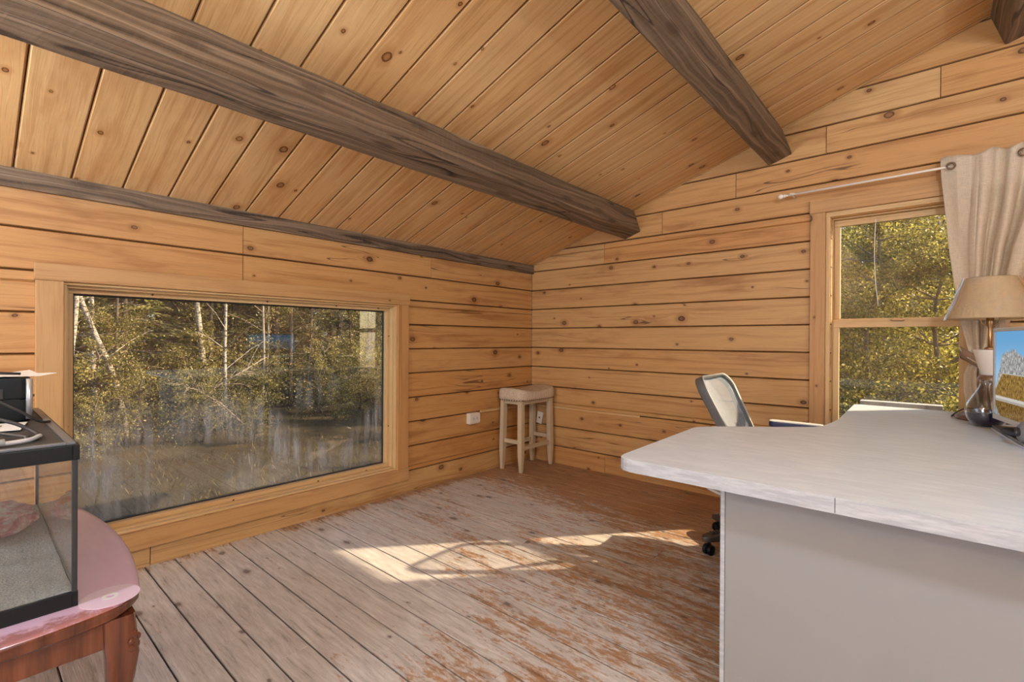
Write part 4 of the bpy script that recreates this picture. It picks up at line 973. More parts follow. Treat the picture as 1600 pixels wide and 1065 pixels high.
# local: screen runs along -y, faces -x
bm = B(); MW, z0, z1 = 0.56, 0.040, 0.418
for (a, b, c, d) in ((0, -MW, z1 - 0.015, z1), (0, -MW, z0, z0 + 0.020), (0, -0.016, z0 + 0.020, z1 - 0.015), (-MW + 0.016, -MW, z0 + 0.020, z1 - 0.015)): box(bm, -0.012, 0.016, b, a, c, d, 0.0025)
link('frame', bm, SCREENBEZ, mon)
bm = B(); box(bm, -0.002, 0.035, -MW + 0.008, -0.008, z0 + 0.008, z1 - 0.008, 0.006); link('back_cover', bm, BLACKM, mon)
bm = B(); uvl = bm.loops.layers.uv.verify(); box(bm, -0.0065, -0.003, -MW + 0.016, -0.016, z0 + 0.020, z1 - 0.015)
for f_ in bm.faces:
    for l in f_.loops: l[uvl].uv = ((-0.016 - l.vert.co.y) / (MW - 0.032), (l.vert.co.z - z0 - 0.02) / (z1 - z0 - 0.035))
link('screen', bm, screen_mat(), mon)
bm = B(); lathe(bm, [(0, 0), (0.11, 0), (0.112, 0.005), (0.10, 0.013), (0.05, 0.020), (0, 0.022)], 40, (0.055, -0.17, 0), sx=0.75, sy=1.25); box(bm, 0.038, 0.062, -0.20, -0.14, 0.012, 0.22, 0.006); link('stand', bm, BLACKP, mon, True, 45)
sp_ = empty('desk_speaker', (3.178, -1.105, 0.7715), 0, 'small grey rounded speaker in front of the monitor', 'speaker')
bm = B(); lathe(bm, [(0, 0), (0.020, 0.0), (0.030, 0.014), (0.034, 0.036), (0.030, 0.058), (0.016, 0.075), (0, 0.079)], 28); link('body', bm, simple('speaker_grey', (0.15, 0.155, 0.165), 0.45), sp_, True)
bm = B(); lathe(bm, [(0, 0), (0.016, 0.001), (0.018, -0.004)], 20); o = link('grille', bm, BLACKM, sp_, True); o.location = (-0.031, -0.010, 0.038); o.rotation_euler = (0, -PI / 2, 0.3)

# ------------------------------------------------------------------ cherry table with the tank
TT = 0.520
tab = empty('coffee_table', (1.06, -3.80, 0), 0, 'glossy cherry-red wooden table with carved cabriole legs under the glass tank', 'table')
def T(x, y): return (x - 1.06, y + 3.80)
half = [(1.556, -3.80), (1.557, -3.572), (1.551, -3.470), (1.532, -3.387), (1.487, -3.342), (1.430, -3.325), (1.256, -3.304), (1.06, -3.296)]
outl = [Vector((x - 1.06, y + 3.80, 0)) for x, y in half]
outl = outl + [Vector((-p.x, p.y, 0)) for p in reversed(outl[:-1])]
outl = spline(outl, 5)
loop = [(p.x, p.y) for p in outl] + [(p.x, -p.y) for p in reversed(outl[1:-1])]
bm = B(); rows = []
for (s, z) in ((0.965, TT - 0.036), (0.985, TT - 0.034), (0.996, TT - 0.024), (0.988, TT - 0.018), (1.0, TT - 0.012), (0.998, TT - 0.004), (0.990, TT), (0.97, TT + 0.0)):
    rows.append([bm.verts.new((x * s, y * s, z)) for x, y in loop])
K = len(loop)
for A, C in zip(rows, rows[1:]):
    for k in range(K): bm.faces.new((A[k], A[(k + 1) % K], C[(k + 1) % K], C[k]))
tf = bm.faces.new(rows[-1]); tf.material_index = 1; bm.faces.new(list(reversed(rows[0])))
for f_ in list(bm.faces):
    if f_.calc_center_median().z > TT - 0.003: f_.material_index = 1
link('tabletop', bm, [CHERRY, ROSE_SHEEN], tab, True, 40)
for sx in (-1, 1):
    bm = B(); box(bm, sx * 0.435 - 0.010, sx * 0.435 + 0.010, -0.40, 0.40, TT - 0.105, TT - 0.0365, 0.003); link('apron', bm, CHERRY, tab)
for sy in (-1, 1):
    bm = B(); box(bm, -0.42, 0.42, sy * 0.425 - 0.010, sy * 0.425 + 0.010, TT - 0.105, TT - 0.0365, 0.003); link('apron', bm, CHERRY, tab)
for sx in (-1, 1):
    for sy in (-1, 1):
        dv = Vector((sx, sy, 0)).normalized(); bx, by = sx * 0.428, sy * 0.418
        bm = B(); rows = []
        for (z, off, h, rd) in ((TT - 0.0365, 0.004, 0.030, 0.3), (TT - 0.09, 0.008, 0.031, 0.35), (TT - 0.13, 0.013, 0.031, 0.5), (TT - 0.19, 0.010, 0.027, 0.8), (0.25, -0.004, 0.021, 1.0), (0.15, -0.012, 0.017, 1.0), (0.08, -0.006, 0.016, 1.0), (0.045, 0.010, 0.020, 1.0), (0.022, 0.022, 0.026, 1.0), (0.006, 0.022, 0.024, 1.0), (0.0, 0.020, 0.018, 1.0)):
            row = []
            for k in range(20):
                a = 2 * PI * k / 20; ca, sa = math.cos(a), math.sin(a); p = 2 + 6 * (1 - rd); q = (abs(ca) ** p + abs(sa) ** p) ** (-1 / p)
                row.append(bm.verts.new((bx + dv.x * off + ca * q * h, by + dv.y * off + sa * q * h, z)))
            rows.append(row)
        for A, C in zip(rows, rows[1:]):
            for k in range(20): bm.faces.new((A[k], C[k], C[(k + 1) % 20], A[(k + 1) % 20]))
        bm.faces.new(rows[0]); bm.faces.new(list(reversed(rows[-1])))
        bmesh.ops.recalc_face_normals(bm, faces=bm.faces[:])
        lg = link('leg', bm, CHERRY, tab, True, 50)
        bm = B(); base = Vector((bx, by, 0)) + dv * 0.044; side = Vector((-dv.y, dv.x, 0))
        for (s, z, ra, rb) in ((0, -0.085, 0.009, 0.010), (-0.011, -0.098, 0.008, 0.009), (0.011, -0.098, 0.008, 0.009), (-0.008, -0.114, 0.008, 0.010), (0.008, -0.114, 0.008, 0.010), (0, -0.138, 0.007, 0.020), (0, -0.168, 0.006, 0.014)):
            rr4 = bmesh.ops.create_uvsphere(bm, u_segments=10, v_segments=6, radius=1.0)
            for v in rr4['verts']:
                q = v.co.copy(); v.co = base + side * (s + q.x * ra) + dv * (q.y * 0.006 - 0.002 - 0.012 * max(0, (-z - 0.13) / 0.05)) + Vector((0, 0, TT + z + q.z * rb))
        link('carved_flower', bm, CHERRY, lg, True)
cdo = empty('compact_disc', (1.474, -3.390, TT + 0.0002), 0, 'pinkish compact disc lying at the rounded corner of the cherry table', 'disc')
bm = B(); lathe(bm, [(0.0075, 0), (0.056, 0), (0.0565, 0.0006), (0.056, 0.0012), (0.0075, 0.0012), (0.0075, 0)], 56)
link('disc', bm, CDM, cdo); bm = B(); lathe(bm, [(0.0078, 0.00125), (0.016, 0.00125), (0.016, 0.0015), (0.0078, 0.0015), (0.0078, 0.00125)], 32); link('hub_ring', bm, LIGHTP, cdo)

# tank: 0.81 x 0.46 x 0.372
tk = empty('aquarium', (0.660, -3.910, TT + 0.0005), 0, 'black-rimmed glass tank with a mesh lid standing on the cherry table', 'tank')
LXT, LYT, HT = 0.808, 0.464, 0.366
def ring_box(bm, x0, x1, y0, y1, z0, z1, w):
    box(bm, x0, x1, y0, y0 + w, z0, z1, 0.0015); box(bm, x0, x1, y1 - w, y1, z0, z1, 0.0015); box(bm, x0, x0 + w, y0 + w, y1 - w, z0, z1, 0.0015); box(bm, x1 - w, x1, y0 + w, y1 - w, z0, z1, 0.0015)
bm = B(); ring_box(bm, 0, LXT, 0, LYT, 0, 0.034, 0.010); box(bm, 0.006, LXT - 0.006, 0.006, LYT - 0.006, 0.004, 0.010); link('bottom_rim', bm, BLACKP, tk)
bm = B(); ring_box(bm, -0.002, LXT + 0.002, -0.002, LYT + 0.002, HT - 0.034, HT, 0.012); link('top_rim', bm, BLACKP, tk)
g = 0.005
for (x0, x1, y0, y1) in ((g, LXT - g, 0.002, 0.007), (g, LXT - g, LYT - 0.007, LYT - 0.002), (0.002, 0.007, g + 0.003, LYT - g - 0.003), (LXT - 0.007, LXT - 0.002, g + 0.003, LYT - g - 0.003)):
    bm = B(); box(bm, x0, x1, y0, y1, 0.012, HT - 0.012); link('glass_pane', bm, TANKG, tk)
for (xx, yy) in ((0.001, 0.001), (LXT - 0.011, 0.001), (0.001, LYT - 0.011), (LXT - 0.011, LYT - 0.011)):
    bm = B(); box(bm, xx, xx + 0.010, yy, yy + 0.010, 0.012, HT - 0.012, 0.002); link('corner_seal', bm, SEALANT, tk)
bm = B(); ring_box(bm, 0.004, LXT - 0.004, 0.004, LYT - 0.004, HT, HT + 0.006, 0.016); link('lid_frame', bm, simple('grey_lid_edge', (0.11, 0.12, 0.135), 0.35), tk)
bm = B(); box(bm, 0.020, LXT - 0.020, 0.020, LYT - 0.020, HT + 0.0012, HT + 0.003); link('mesh_lid', bm, LIDM, tk)
TZ = TT + 0.0005 + HT + 0.006    # top of the lid frame
# sand and rock inside
bm = B(); n = 40; G = []
for i in range(n + 1):
    G.append([bm.verts.new((0.668 + 0.792 * i / n, -3.902 + 0.448 * j / 20, TT + 0.036 + 0.005 * mnoise.noise((i * 0.3, j * 0.4, 0)) + 0.014 * (1 - i / n))) for j in range(21)])
for A, C in zip(G, G[1:]):
    for j in range(20): bm.faces.new((A[j], C[j], C[j + 1], A[j + 1]))
bl = [bm.verts.new((v.co.x, v.co.y, TT + 0.0112)) for v in (G[0][0], G[n][0], G[n][20], G[0][20])]
bm.faces.new(list(reversed(bl)))
bm.faces.new([G[i][0] for i in range(n + 1)] + [bl[1], bl[0]]); bm.faces.new([G[i][20] for i in range(n, -1, -1)] + [bl[3], bl[2]])
bm.faces.new([G[0][j] for j in range(20, -1, -1)] + [bl[0], bl[3]]); bm.faces.new([G[n][j] for j in range(21)] + [bl[2], bl[1]])
bmesh.ops.recalc_face_normals(bm, faces=bm.faces[:])
tag(link('sand_bed', bm, SAND), 'layer of grey sand covering the bottom of the glass tank', 'sand', kind='stuff')
bm = B(); rr5 = bmesh.ops.create_icosphere(bm, subdivisions=5, radius=1.0)
for v in bm.verts:
    p = v.co.copy(); d = 1 + 0.22 * mnoise.noise(p * 1.7) + 0.10 * mnoise.noise(p * 4.5) + 0.04 * mnoise.noise(p * 11)
    q = p * d; q.z = math.copysign(abs(q.z) ** 0.7, q.z) if abs(q.z) > 1e-6 else 0
    v.co = Vector((q.x * 0.155, q.y * 0.165, max(-0.9, q.z) * 0.042))
o = tag(link('rock', bm, ROCK, None, True, 180), 'chunky pink and white rock on the sand inside the glass tank', 'rock'); o.location = (0.885, -3.650, TT + 0.080)

# printer-like box, papers, cables on the lid
pr = empty('printer', (0.985, -3.68, TZ), 0, 'black printer with silver corner edges standing on the tank lid', 'printer')
bm = B(); pp = round_poly([(0.0, 0.19), (-0.30, 0.19), (-0.30, -0.21), (0.0, -0.21)], 0.022); prism(bm, pp, 0.0, 0.060, 0, 0.004, 2); link('lower_body', bm, BLACKP, pr, True, 40)
bm = B(); prism(bm, pp, 0.0605, 0.120, 0, 0.006, 3); link('upper_body', bm, BLACKP, pr, True, 40)
for yy in (0.1868, -0.2068):
    bm = B(); tube(bm, [(-0.004, yy, 0.004), (-0.004, yy, 0.118)], 0.0075, 12); link('edge_strip', bm, SILVER, pr, True)
bm = B(); box(bm, -0.001, 0.0015, -0.18, 0.135, 0.064, 0.092, 0.001); link('paper_slot', bm, BLACKM, pr)
def sheet(name, cx, cy, z, w, h, rot, mat, label, cat, curl=0.0):
    bm = B(); G = []
    for i in range(9):
        G.append([bm.verts.new((w * (i / 8 - 0.5), h * (j / 8 - 0.5), curl * ((i / 8 - 0.5) ** 2 + 0.6 * (j / 8) ** 3) * 4 * abs(mnoise.noise((i * 0.2, j * 0.3, cx))) )) for j in range(9)])
    for A, C in zip(G, G[1:]):
        for j in range(8): bm.faces.new((A[j], C[j], C[j + 1], A[j + 1]))
    ext = bmesh.ops.extrude_face_region(bm, geom=bm.faces[:])
    for v in ext['geom']:
        if isinstance(v, bmesh.types.BMVert): v.co.z += 0.0012
    bmesh.ops.recalc_face_normals(bm, faces=bm.faces[:])
    o = tag(link(name, bm, mat), label, cat); o.location = (cx, cy, z); o.rotation_euler = (0, 0, rot); return o
sheet('paper_sheet', 0.845, -3.60, TZ + 0.1203, 0.24, 0.30, 0.18, PAPER, 'crumpled white paper lying on top of the printer', 'paper', 0.005)
sheet('paper_sheet', 1.090, -3.62, TZ + 0.0005, 0.15, 0.22, -0.15, PAPER, 'white paper sheet on the tank lid in front of the printer', 'paper', 0.0)
sheet('cardboard_piece', 1.105, -3.625, TZ + 0.0022, 0.09, 0.13, -0.25, KRAFT, 'tan cardboard piece lying on the white paper on the tank lid', 'cardboard', 0.0)
pen = empty('pen', (0.93, -3.58, TZ + 0.132), 0, 'dark pen lying across the paper on top of the printer', 'pen')
bm = B(); tube(bm, [(0.03, 0.07, 0.0), (0.0, -0.02, 0.006), (-0.01, -0.05, 0.008)], [0.0035, 0.0045, 0.0045], 10); link('barrel', bm, BLACKM, pen, True)
def cable(pts, rad, label, mat, plug=None):
    root = empty('cable', pts[0], 0, label, 'cable'); o = Vector(pts[0])
    bm = B(); tube(bm, spline([Vector(p) - o for p in pts], 8), rad, 8); link('cord', bm, mat, root, True)
    if plug:
        a, b = Vector(plug[0]) - o, Vector(plug[1]) - o
        bm = B(); tube(bm, [a, a.lerp(b, 0.7), a.lerp(b, 0.72), b], [0.0085, 0.0075, 0.0045, 0.004], 10); link('plug', bm, GREYP, root, True)
    return root
z0 = TZ + 0.004
cable([(1.06, -3.70, TZ + 0.125), (1.10, -3.60, TZ + 0.095), (1.12, -3.53, TZ + 0.050), (1.115, -3.485, TZ + 0.012), (1.09, -3.460, z0)], 0.0035, 'thin black cable sloping down from the printer top to the lid edge', BLACKM)
cable([(1.18, -3.74, TZ + 0.055), (1.22, -3.63, TZ + 0.058), (1.27, -3.55, TZ + 0.036), (1.30, -3.51, TZ + 0.012), (1.335, -3.503, z0), (1.365, -3.525, z0)], 0.0045, 'thick black cable looping over the lid toward the tank corner', BLACKM)
cable([(1.20, -3.72, TZ + 0.030), (1.26, -3.62, TZ + 0.022), (1.30, -3.56, TZ + 0.012), (1.36, -3.52, TZ + 0.0065)], 0.004, 'straight black cable lying on the lid under the looped one', BLACKM)
cable([(1.345, -3.500, z0 + 0.001), (1.385, -3.520, z0), (1.405, -3.555, z0), (1.41, -3.59, z0 + 0.002)], 0.005, 'pale grey plug-ended cable at the near edge of the lid', LIGHTP, ((1.408, -3.56, z0 + 0.003), (1.412, -3.60, z0 + 0.003)))
cable([(0.55, -3.62, TT + 0.37), (0.545, -3.60, TT + 0.30), (0.555, -3.59, TT + 0.20), (0.575, -3.605, TT + 0.10), (0.60, -3.62, TT + 0.004)], 0.003, 'thin black wire hanging behind the glass tank', BLACKM)

# ------------------------------------------------------------------ outdoors
GZ = -0.45
def gz(x, y):
    d = max(0, -x - 4.5); e = max(0, y - 1.0)
    return GZ + 0.020 * d + 0.02 * e + 0.05 * mnoise.noise((x * 0.5, y * 0.5, 0))
bm = B(); G = []
for i in range(71):
    x = -42 + 60 * i / 70; G.append([bm.verts.new((x, -16 + 56 * j / 60, gz(x, -16 + 56 * j / 60))) for j in range(61)])
for A, C in zip(G, G[1:]):
    for j in range(60): bm.faces.new((A[j], C[j], C[j + 1], A[j + 1]))
tag(link('ground', bm, GROUND, None, True), 'leaf-strewn grassy ground around the cabin', kind='structure')

def quads_mesh(name, P, A, Bv, rnd, mat, parent=None):
    """one leaf per quad: centre P, half axes A and B"""
    n = len(P); V = np.empty((n, 4, 3)); V[:, 0] = P - A; V[:, 1] = P - Bv * 1.0 + A * 0.1; V[:, 2] = P + A; V[:, 3] = P + Bv + A * 0.1
    me = bpy.data.meshes.new(name); me.vertices.add(n * 4); me.vertices.foreach_set('co', V.reshape(-1)); me.loops.add(n * 4); me.loops.foreach_set('vertex_index', np.arange(n * 4, dtype=np.int32))
    me.polygons.add(n); me.polygons.foreach_set('loop_start', np.arange(0, n * 4, 4, dtype=np.int32)); me.polygons.foreach_set('loop_total', np.full(n, 4, dtype=np.int32))
    at = me.attributes.new('rnd', 'FLOAT', 'POINT'); at.data.foreach_set('value', np.repeat(rnd, 4).astype(np.float32)); me.update(); me.validate()
    me.materials.append(mat); o = bpy.data.objects.new(name, me); COL.objects.link(o)
    if parent: o.parent = parent
    return o
def rvec(rg, n):
    v = rg.normal(size=(n, 3)); return v / np.linalg.norm(v, axis=1)[:, None]
def trunk(bm, H, r0, lean=(0, 0), wob=0.06, seed=0, n=9):
    pts = []; rd = []
    for i in range(13):
        t = i / 12; pts.append((lean[0] * t * H + wob * mnoise.noise((t * 3, seed, 0)), lean[1] * t * H + wob * mnoise.noise((t * 3, seed, 9)), t * H)); rd.append(r0 * (1 - 0.75 * t) + 0.004)
    tube(bm, pts, rd, n); return pts
def spruce(seed, H=6.5, dens=1.0):
    rg = np.random.default_rng(seed); root = empty('spruce_tree', (0, 0, 0))
    bm = B(); trunk(bm, H, 0.09, (0, 0), 0.03, seed); link('trunk', bm, BARK, root, True)
    Ps, As, Bs, Rn = [], [], [], []; bb = B(); z = 0.5
    while z < H - 0.15:
        nb = rg.integers(5, 8); Lm = 0.35 + 1.35 * (1 - z / H) ** 0.8
        for k in range(nb):
            a = rg.uniform(0, 2 * PI); L = Lm * rg.uniform(0.65, 1.1); dr = rg.uniform(0.05, 0.40); bare = z < 1.9 and rg.random() < 0.75 * (1 - z / 2.6)
            d = np.array([math.cos(a), math.sin(a), 0]); s = np.array([-math.sin(a), math.cos(a), 0])
            tt = np.linspace(0, 1, 5); pts = [d * L * t + np.array([0, 0, z - dr * L * t ** 1.3 + 0.12 * L * t ** 3]) for t in tt]
            tube(bb, pts, [0.012, 0.009, 0.007, 0.005, 0.003], 4, 0, False)
            if bare: 
                for q in range(6):
                    t = rg.uniform(0.25, 1); p0 = d * L * t + np.array([0, 0, z - dr * L * t ** 1.3 + 0.12 * L * t ** 3]); e = d * 0.5 + s * rg.uniform(-1, 1) + np.array([0, 0, rg.uniform(-0.4, 0.3)])
                    tube(bb, [p0, p0 + e * 0.28 * rg.uniform(0.5, 1.2)], [0.004, 0.002], 3, 0, False)
                continue
            n = int(70 * dens * (0.4 + L)); t = rg.uniform(0.12, 1.0, n) ** 0.8; side = rg.uniform(-1, 1, n) * 0.30 * L * (1.05 - t * 0.75)
            base = d[None] * (L * t)[:, None] + s[None] * side[:, None]; base[:, 2] += z - dr * L * t ** 1.3 + 0.12 * L * t ** 3 - 0.10 * np.abs(side) - rg.uniform(0, 0.06, n)
            ax = d[None] * rg.uniform(0.4, 1, n)[:, None] + s[None] * (np.sign(side) * rg.uniform(0.2, 1, n))[:, None]; ax[:, 2] -= rg.uniform(0.0, 0.5, n); ax /= np.linalg.norm(ax, axis=1)[:, None]
            w = np.cross(ax, rvec(rg, n)); w /= np.linalg.norm(w, axis=1)[:, None] + 1e-9
            ln = rg.uniform(0.035, 0.085, n)[:, None]; Ps.append(base); As.append(ax * ln); Bs.append(w * ln * 0.24); Rn.append(np.clip(rg.normal(0.45, 0.22, n) + 0.25 * (t - 0.5), 0, 1))
        z += rg.uniform(0.20, 0.32)
    link('branches', bb, DEADW, root, True)
    quads_mesh('needles', np.concatenate(Ps), np.concatenate(As), np.concatenate(Bs), np.concatenate(Rn), NEEDLE, root)
    return root
def broadleaf(seed, H=5.5, mat=None, nleaf=9000, spread=1.5, size=0.030, bark=None, name='leafy_tree', lean=(0, 0), r0=0.05, zlo=0.7, nb=46):
    rg = np.random.default_rng(seed); root = empty(name, (0, 0, 0)); bm = B(); tp = trunk(bm, H, r0, lean, 0.18, seed); link('trunk', bm, bark or BARK, root, True)
    bb = B(); tips = []
    for k in range(nb):
        t = rg.uniform(zlo / H, 0.98); i = min(11, int(t * 12)); p0 = np.array(tp[i]); a = rg.uniform(0, 2 * PI); L = spread * rg.uniform(0.35, 1.0) * (1.1 - 0.6 * t)
        e = np.array([math.cos(a) * L, math.sin(a) * L, L * rg.uniform(-0.1, 0.75)]); mid = p0 + e * 0.5 + np.array([0, 0, 0.08 * L]); p2 = p0 + e
        tube(bb, [p0, mid, p2], [0.012, 0.008, 0.003], 4, 0, False); tips.append((p0, mid, p2, L))
    link('branches', bb, bark or BARK, root, True)
    per = nleaf // nb; P = []
    for (p0, mid, p2, L) in tips:
        t = rg.uniform(0.25, 1.08, per)[:, None]; q = p0 * (1 - t) ** 2 + 2 * mid * t * (1 - t) + p2 * t * t; P.append(q + rg.normal(size=(per, 3)) * 0.13 * L)
    P = np.concatenate(P); n = len(P); A = rvec(rg, n); W = np.cross(A, rvec(rg, n)); W /= np.linalg.norm(W, axis=1)[:, None] + 1e-9
    ln = rg.uniform(0.55, 1.25, n)[:, None] * size; clump = np.array([0.18 * mnoise.noise(Vector(p) * 2.0) for p in P])
    quads_mesh('leaves', P, A * ln, W * ln * 0.55, np.clip(rg.normal(0.45, 0.22, n) + clump, 0, 1), mat or LEAF_Y, root); return root
def put(o, x, y, rz, s, label, cat, group=None, rel_z=0.0):
    o.location = (x, y, gz(x, y) + rel_z); o.rotation_euler = (0, 0, rz); o.scale = (s, s, s); return tag(o, label, cat, group)

# spruces: near ones and a dense far belt
sp0 = [spruce(11, 6.5), spruce(12, 5.8), spruce(13, 6.8)]
SPR = [(-8.6, -1.55, 1.0, 0), (-9.8, -0.75, 1.1, 1), (-9.2, 0.55, 0.95, 2), (-11.0, 1.9, 1.1, 0), (-8.9, 2.2, 0.9, 1), (-10.6, 3.6, 1.05, 2), (-8.3, 4.4, 0.85, 0), (-11.5, -1.9, 1.1, 2), (-12.6, 0.2, 1.2, 1), (-12.4, 4.9, 1.15, 0), (-13.5, 3.2, 1.2, 2), (-14.0, -0.9, 1.2, 0),
       (-14.5, 6.6, 1.2, 1), (-10.2, 6.0, 1.0, 1)]
used = set(); rg_ = random.Random(3)
for (x, y, s, k) in SPR:
    o = sp0[k] if k not in used else copy_tree(sp0[k]); used.add(k)
    put(o, x, y, rg_.uniform(0, 6), s, 'dark green spruce crowded in the woods beyond the wide window', 'tree', 'spruces beyond the wide window')
for i in range(26):
    x, y = -17 - 9 * rg_.random(), -3.5 + 20.5 * (i + rg_.random()) / 26
    put(copy_tree(sp0[i % 3]), x, y, rg_.uniform(0, 6), 1.35 + 0.4 * rg_.random(), 'distant spruce in the dim depth of the woods', 'tree', 'spruces in the far depth of the woods')
# olive broadleaf saplings
bl0 = [broadleaf(21, 5.0, LEAF_Y, 13000, 1.5, 0.023), broadleaf(22, 4.4, LEAF_Y, 12000, 1.3, 0.022)]
used = set()
for i, (x, y, s) in enumerate([(-7.9, 1.25, 1.0), (-9.4, 1.55, 1.1), (-7.4, 2.9, 1.0), (-8.2, 3.5, 1.1), (-7.0, 3.75, 0.9), (-9.6, 4.9, 1.1), (-10.4, 0.1, 1.1), (-7.3, -1.9, 0.75), (-9.0, -2.3, 1.0), (-11.8, 2.9, 1.3), (-8.3, -0.2, 0.8), (-12.5, 6.4, 1.3)]):
    o = bl0[i % 2] if i % 2 not in used else copy_tree(bl0[i % 2]); used.add(i % 2)
    put(o, x, y, rg_.uniform(0, 6), s, 'slender olive-leaved young tree in front of the spruces beyond the wide window', 'tree', 'leafy young trees beyond the wide window')
# birches and bare trunks
def bare_trunk(name, x, y, H, r0, lean, mat, label, seed, nb=10):
    root = empty(name, (x, y, gz(x, y) - 0.05), 0, label, 'tree'); rg = np.random.default_rng(seed)
    bm = B(); tp = trunk(bm, H, r0, lean, 0.10, seed, 10); link('trunk', bm, mat, root, True)
    bb = B()
    for k in range(nb):
        i = rg.integers(3, 12); a = rg.uniform(0, 2 * PI); L = rg.uniform(0.4, 1.1); p = np.array(tp[i]); e = np.array([math.cos(a), math.sin(a), rg.uniform(0.1, 0.8)]) * L
        tube(bb, [p, p + e * 0.55 + np.array([0, 0, 0.04]), p + e], [0.011, 0.007, 0.003], 4, 0, False)
    link('branches', bb, mat, root, True); return root
bare_trunk('birch_tree', -6.6, -2.52, 5, 0.040, (0, 0.0), BIRCH, 'pale birch trunk nearest the wide window jamb above the tank', 1)
bare_trunk('birch_tree', -7.6, -2.12, 6, 0.040, (0.0, -0.03), BIRCH, 'tall white birch trunk beside the leaning one beyond the wide window', 2)
bare_trunk('birch_tree', -6.9, -1.85, 5, 0.045, (0.0, -0.24), BIRCH, 'white birch trunk leaning toward the window edge in the woods', 3)
bare_trunk('birch_tree', -7.8, -0.48, 6, 0.060, (0.0, -0.055), BIRCH, 'thick mottled birch trunk standing before the spruces beyond the wide window', 4)
bare_trunk('birch_tree', -6.2, -0.62, 4.2, 0.030, (0.0, -0.015), BIRCH, 'thin white birch stem close in front of the thick mottled birch', 5)
bare_trunk('birch_tree', -12.0, -1.35, 7, 0.06, (0.0, 0.02), BIRCH, 'pale birch trunk glimpsed between spruces beyond the wide window', 6)
bare_trunk('bare_tree', -8.4, 1.12, 6, 0.085, (0.0, 0.01), BARK, 'dark bare trunk standing in the middle of the wide window view', 7)
bare_trunk('bare_tree', -8.2, 4.05, 6, 0.06, (0.0, -0.12), DEADW, 'grey bare trunk tilting near the corner side of the wide window', 8)
bare_trunk('bare_tree', -7.2, 0.35, 5, 0.028, (0.0, 0.02), DEADW, 'thin grey dead stem beside the dark bare trunk', 9)
for i, (x, y, h, rr_, ln, wh) in enumerate([(-9.4, -1.15, 6, 0.028, 0.03, 0), (-9.0, 0.05, 6, 0.03, -0.02, 1), (-10.2, -0.35, 6, 0.03, 0.01, 1), (-8.0, 0.75, 5, 0.022, 0.03, 0), (-9.6, 2.35, 6, 0.035, -0.03, 1), (-8.6, 2.75, 5, 0.024, 0.05, 0), (-10.8, 0.9, 6, 0.035, 0.0, 1), (-9.2, 3.55, 6, 0.028, -0.06, 0), (-8.1, 1.75, 5, 0.02, 0.04, 0), (-10.4, -1.5, 6, 0.03, 0.02, 1), (-7.7, 4.4, 5, 0.022, 0.03, 0)]):
    o = bare_trunk('bare_tree', x, y, h, rr_, (0.0, ln), BIRCH if wh else DEADW, 'thin pole-like trunk among the crowded spruces beyond the wide window', 60 + i, 14); o['group'] = 'thin trunks beyond the wide window'
# dead branches leaning low across the trees
def dead_branch(x, y, rz, L, label, seed):
    rg = np.random.default_rng(seed); root = empty('dead_branch', (x, y, gz(x, y)), rz, label, 'branch', None); bm = B()
    tube(bm, [(0, 0, 0.0), (0, L * 0.5, 0.42 * L), (0, L, 0.70 * L)], [0.022, 0.015, 0.006], 6)
    for k in range(26):
        t = rg.uniform(0.15, 1); p = np.array([0, L * t, 0.82 * L * t - 0.12 * L * t * t]); e = np.array([rg.uniform(-0.5, 0.5), rg.uniform(0.1, 1), rg.uniform(-0.3, 0.8)]) * rg.uniform(0.2, 0.7)
        tube(bm, [p, p + e * 0.5 + np.array([0, 0, 0.03]), p + e], [0.008, 0.005, 0.002], 4, 0, False)
    link('limb', bm, DEADW, root, True); return root
dead_branch(-6.3, -1.55, 0.1, 1.7, 'grey dead branch rising low among the spruces beyond the window', 1)
dead_branch(-6.0, -0.35, -2.6, 1.2, 'twiggy dead branch leaning beside the thin birch stem', 2)
dead_branch(-6.2, 3.2, 0.5, 1.5, 'pale dead branch near the corner side of the wide window', 3)
dead_branch(-6.8, 0.9, -0.6, 1.4, 'tangled dead branch at the foot of the dark bare trunk', 4)
# undergrowth
ug0 = broadleaf(31, 1.25, LEAF_Y, 3600, 0.75, 0.019, BARK, 'undergrowth_shrub', (0, 0), 0.018, 0.1, 26)
first = True
for (x, y, s) in [(-6.4, -2.3, 1.1), (-5.8, -1.9, 0.9), (-6.6, -1.1, 1.0), (-6.9, 0.0, 0.8), (-6.5, 2.1, 1.1), (-6.2, 3.7, 1.2), (-7.0, 4.6, 1.3), (-5.6, 4.0, 1.0), (-7.6, 2.2, 1.0), (-5.2, -2.5, 0.6), (-5.4, -1.2, 0.8), (-5.9, -0.1, 0.9), (-5.6, 1.0, 0.75), (-5.8, 1.9, 0.9), (-5.4, 3.0, 0.85), (-4.6, 2.2, 0.5), (-4.8, -0.7, 0.5), (-6.6, 1.3, 1.1), (-7.0, 3.1, 1.2), (-7.2, -0.6, 1.2)]:
    o = ug0 if first else copy_tree(ug0); first = False
    put(o, x, y, rg_.uniform(0, 6), s, 'low leafy undergrowth shrub at the feet of the trees beyond the wide window', 'shrub', 'undergrowth shrubs beyond the wide window')
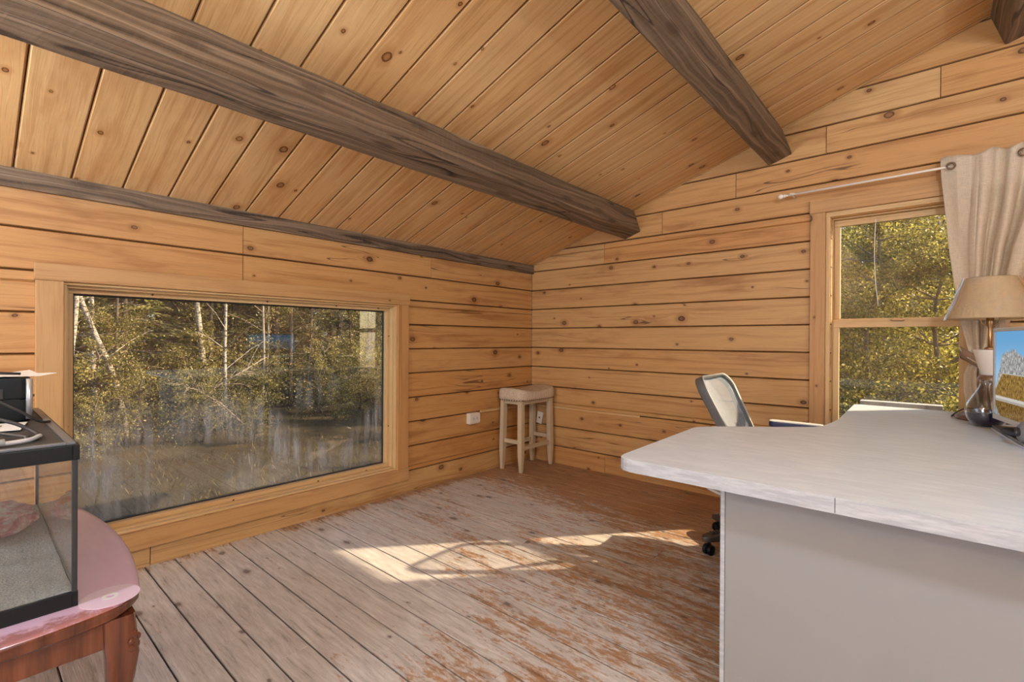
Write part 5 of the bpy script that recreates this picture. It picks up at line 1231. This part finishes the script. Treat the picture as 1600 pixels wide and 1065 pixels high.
def grass():
    rg = np.random.default_rng(5); n = 7000; x = -1.0 - 6.5 * rg.random(n); y = -3.6 + 9.0 * rg.random(n)
    keep = np.array([mnoise.noise((a * 0.9, b * 0.9, 3.0)) > -0.25 for a, b in zip(x, y)]); x, y = x[keep], y[keep]; n = len(x)
    z = np.array([gz(a, b) for a, b in zip(x, y)]); h = rg.uniform(0.012, 0.045, n) * (1 + 1.4 * (rg.random(n) < 0.06)); P = np.stack([x, y, z + h], 1); A = np.stack([rg.normal(0, 0.45, n) * h, rg.normal(0, 0.45, n) * h, h], 1)
    an = rg.uniform(0, 2 * PI, n); W = np.stack([np.cos(an), np.sin(an), 0 * an], 1) * 0.0045
    return quads_mesh('dry_grass', P, A, W, rg.random(n), GRASSM)
tag(grass(), 'short dry grass and weeds outside below the wide window', 'grass', kind='stuff')
# sunlit shrubs beyond the gable window: low enough for the sun to pass over them
SHR = [(2.35, 2.95, 41, 'bright yellow-green shrub filling the lower sash of the gable window', 2.9), (2.95, 3.35, 42, 'sunlit olive shrub beyond the gable window beside the curtain', 3.0), (1.9, 4.1, 43, 'tall yellow-leaved shrub farther out behind the gable window', 3.5), (2.8, 4.9, 44, 'dense shrub at the back of the thicket beyond the gable window', 3.8)]
for (x, y, sd_, lb, H) in SHR:
    o = broadleaf(sd_, H, LEAF_B, 26000, 1.15, 0.0175, DEADW, 'leafy_shrub', (R_.uniform(-0.15, 0.15), 0), 0.028, 0.15, 80)
    put(o, x, y, 0, 1, lb, 'shrub', 'shrubs beyond the gable window')
tk2 = broadleaf(45, 4.2, LEAF_B, 15000, 1.6, 0.030, DEADW, 'thicket_shrub', (0, 0), 0.03, 0.15, 70)
first = True
for (x, y, s) in [(0.9, 6.6, 1.1), (2.3, 7.0, 1.2), (3.6, 6.8, 1.05), (1.6, 9.0, 1.5), (3.0, 9.4, 1.5), (4.4, 9.0, 1.3), (2.2, 10.6, 1.9), (0.6, 9.5, 1.5)]:
    o = tk2 if first else copy_tree(tk2); first = False
    put(o, x, y, rg_.uniform(0, 6), s, 'shrub in the thicket behind the nearest ones beyond the gable window', 'shrub', 'back thicket beyond the gable window')
pk = empty('outdoor_plank', (2.72, 1.0, 0.66), 0, 'pale weathered plank rail outside below the gable window', 'plank')
bm = B(); box(bm, -0.24, 0.24, -0.05, 0.05, -0.018, 0.018, 0.004); link('board', bm, PLANK, pk)
for dx in (-0.2, 0.2):
    bm = B(); box(bm, dx - 0.03, dx + 0.03, -0.03, 0.03, GZ - 0.66 - 0.03, -0.0185, 0.003); link('post', bm, PLANK, pk)
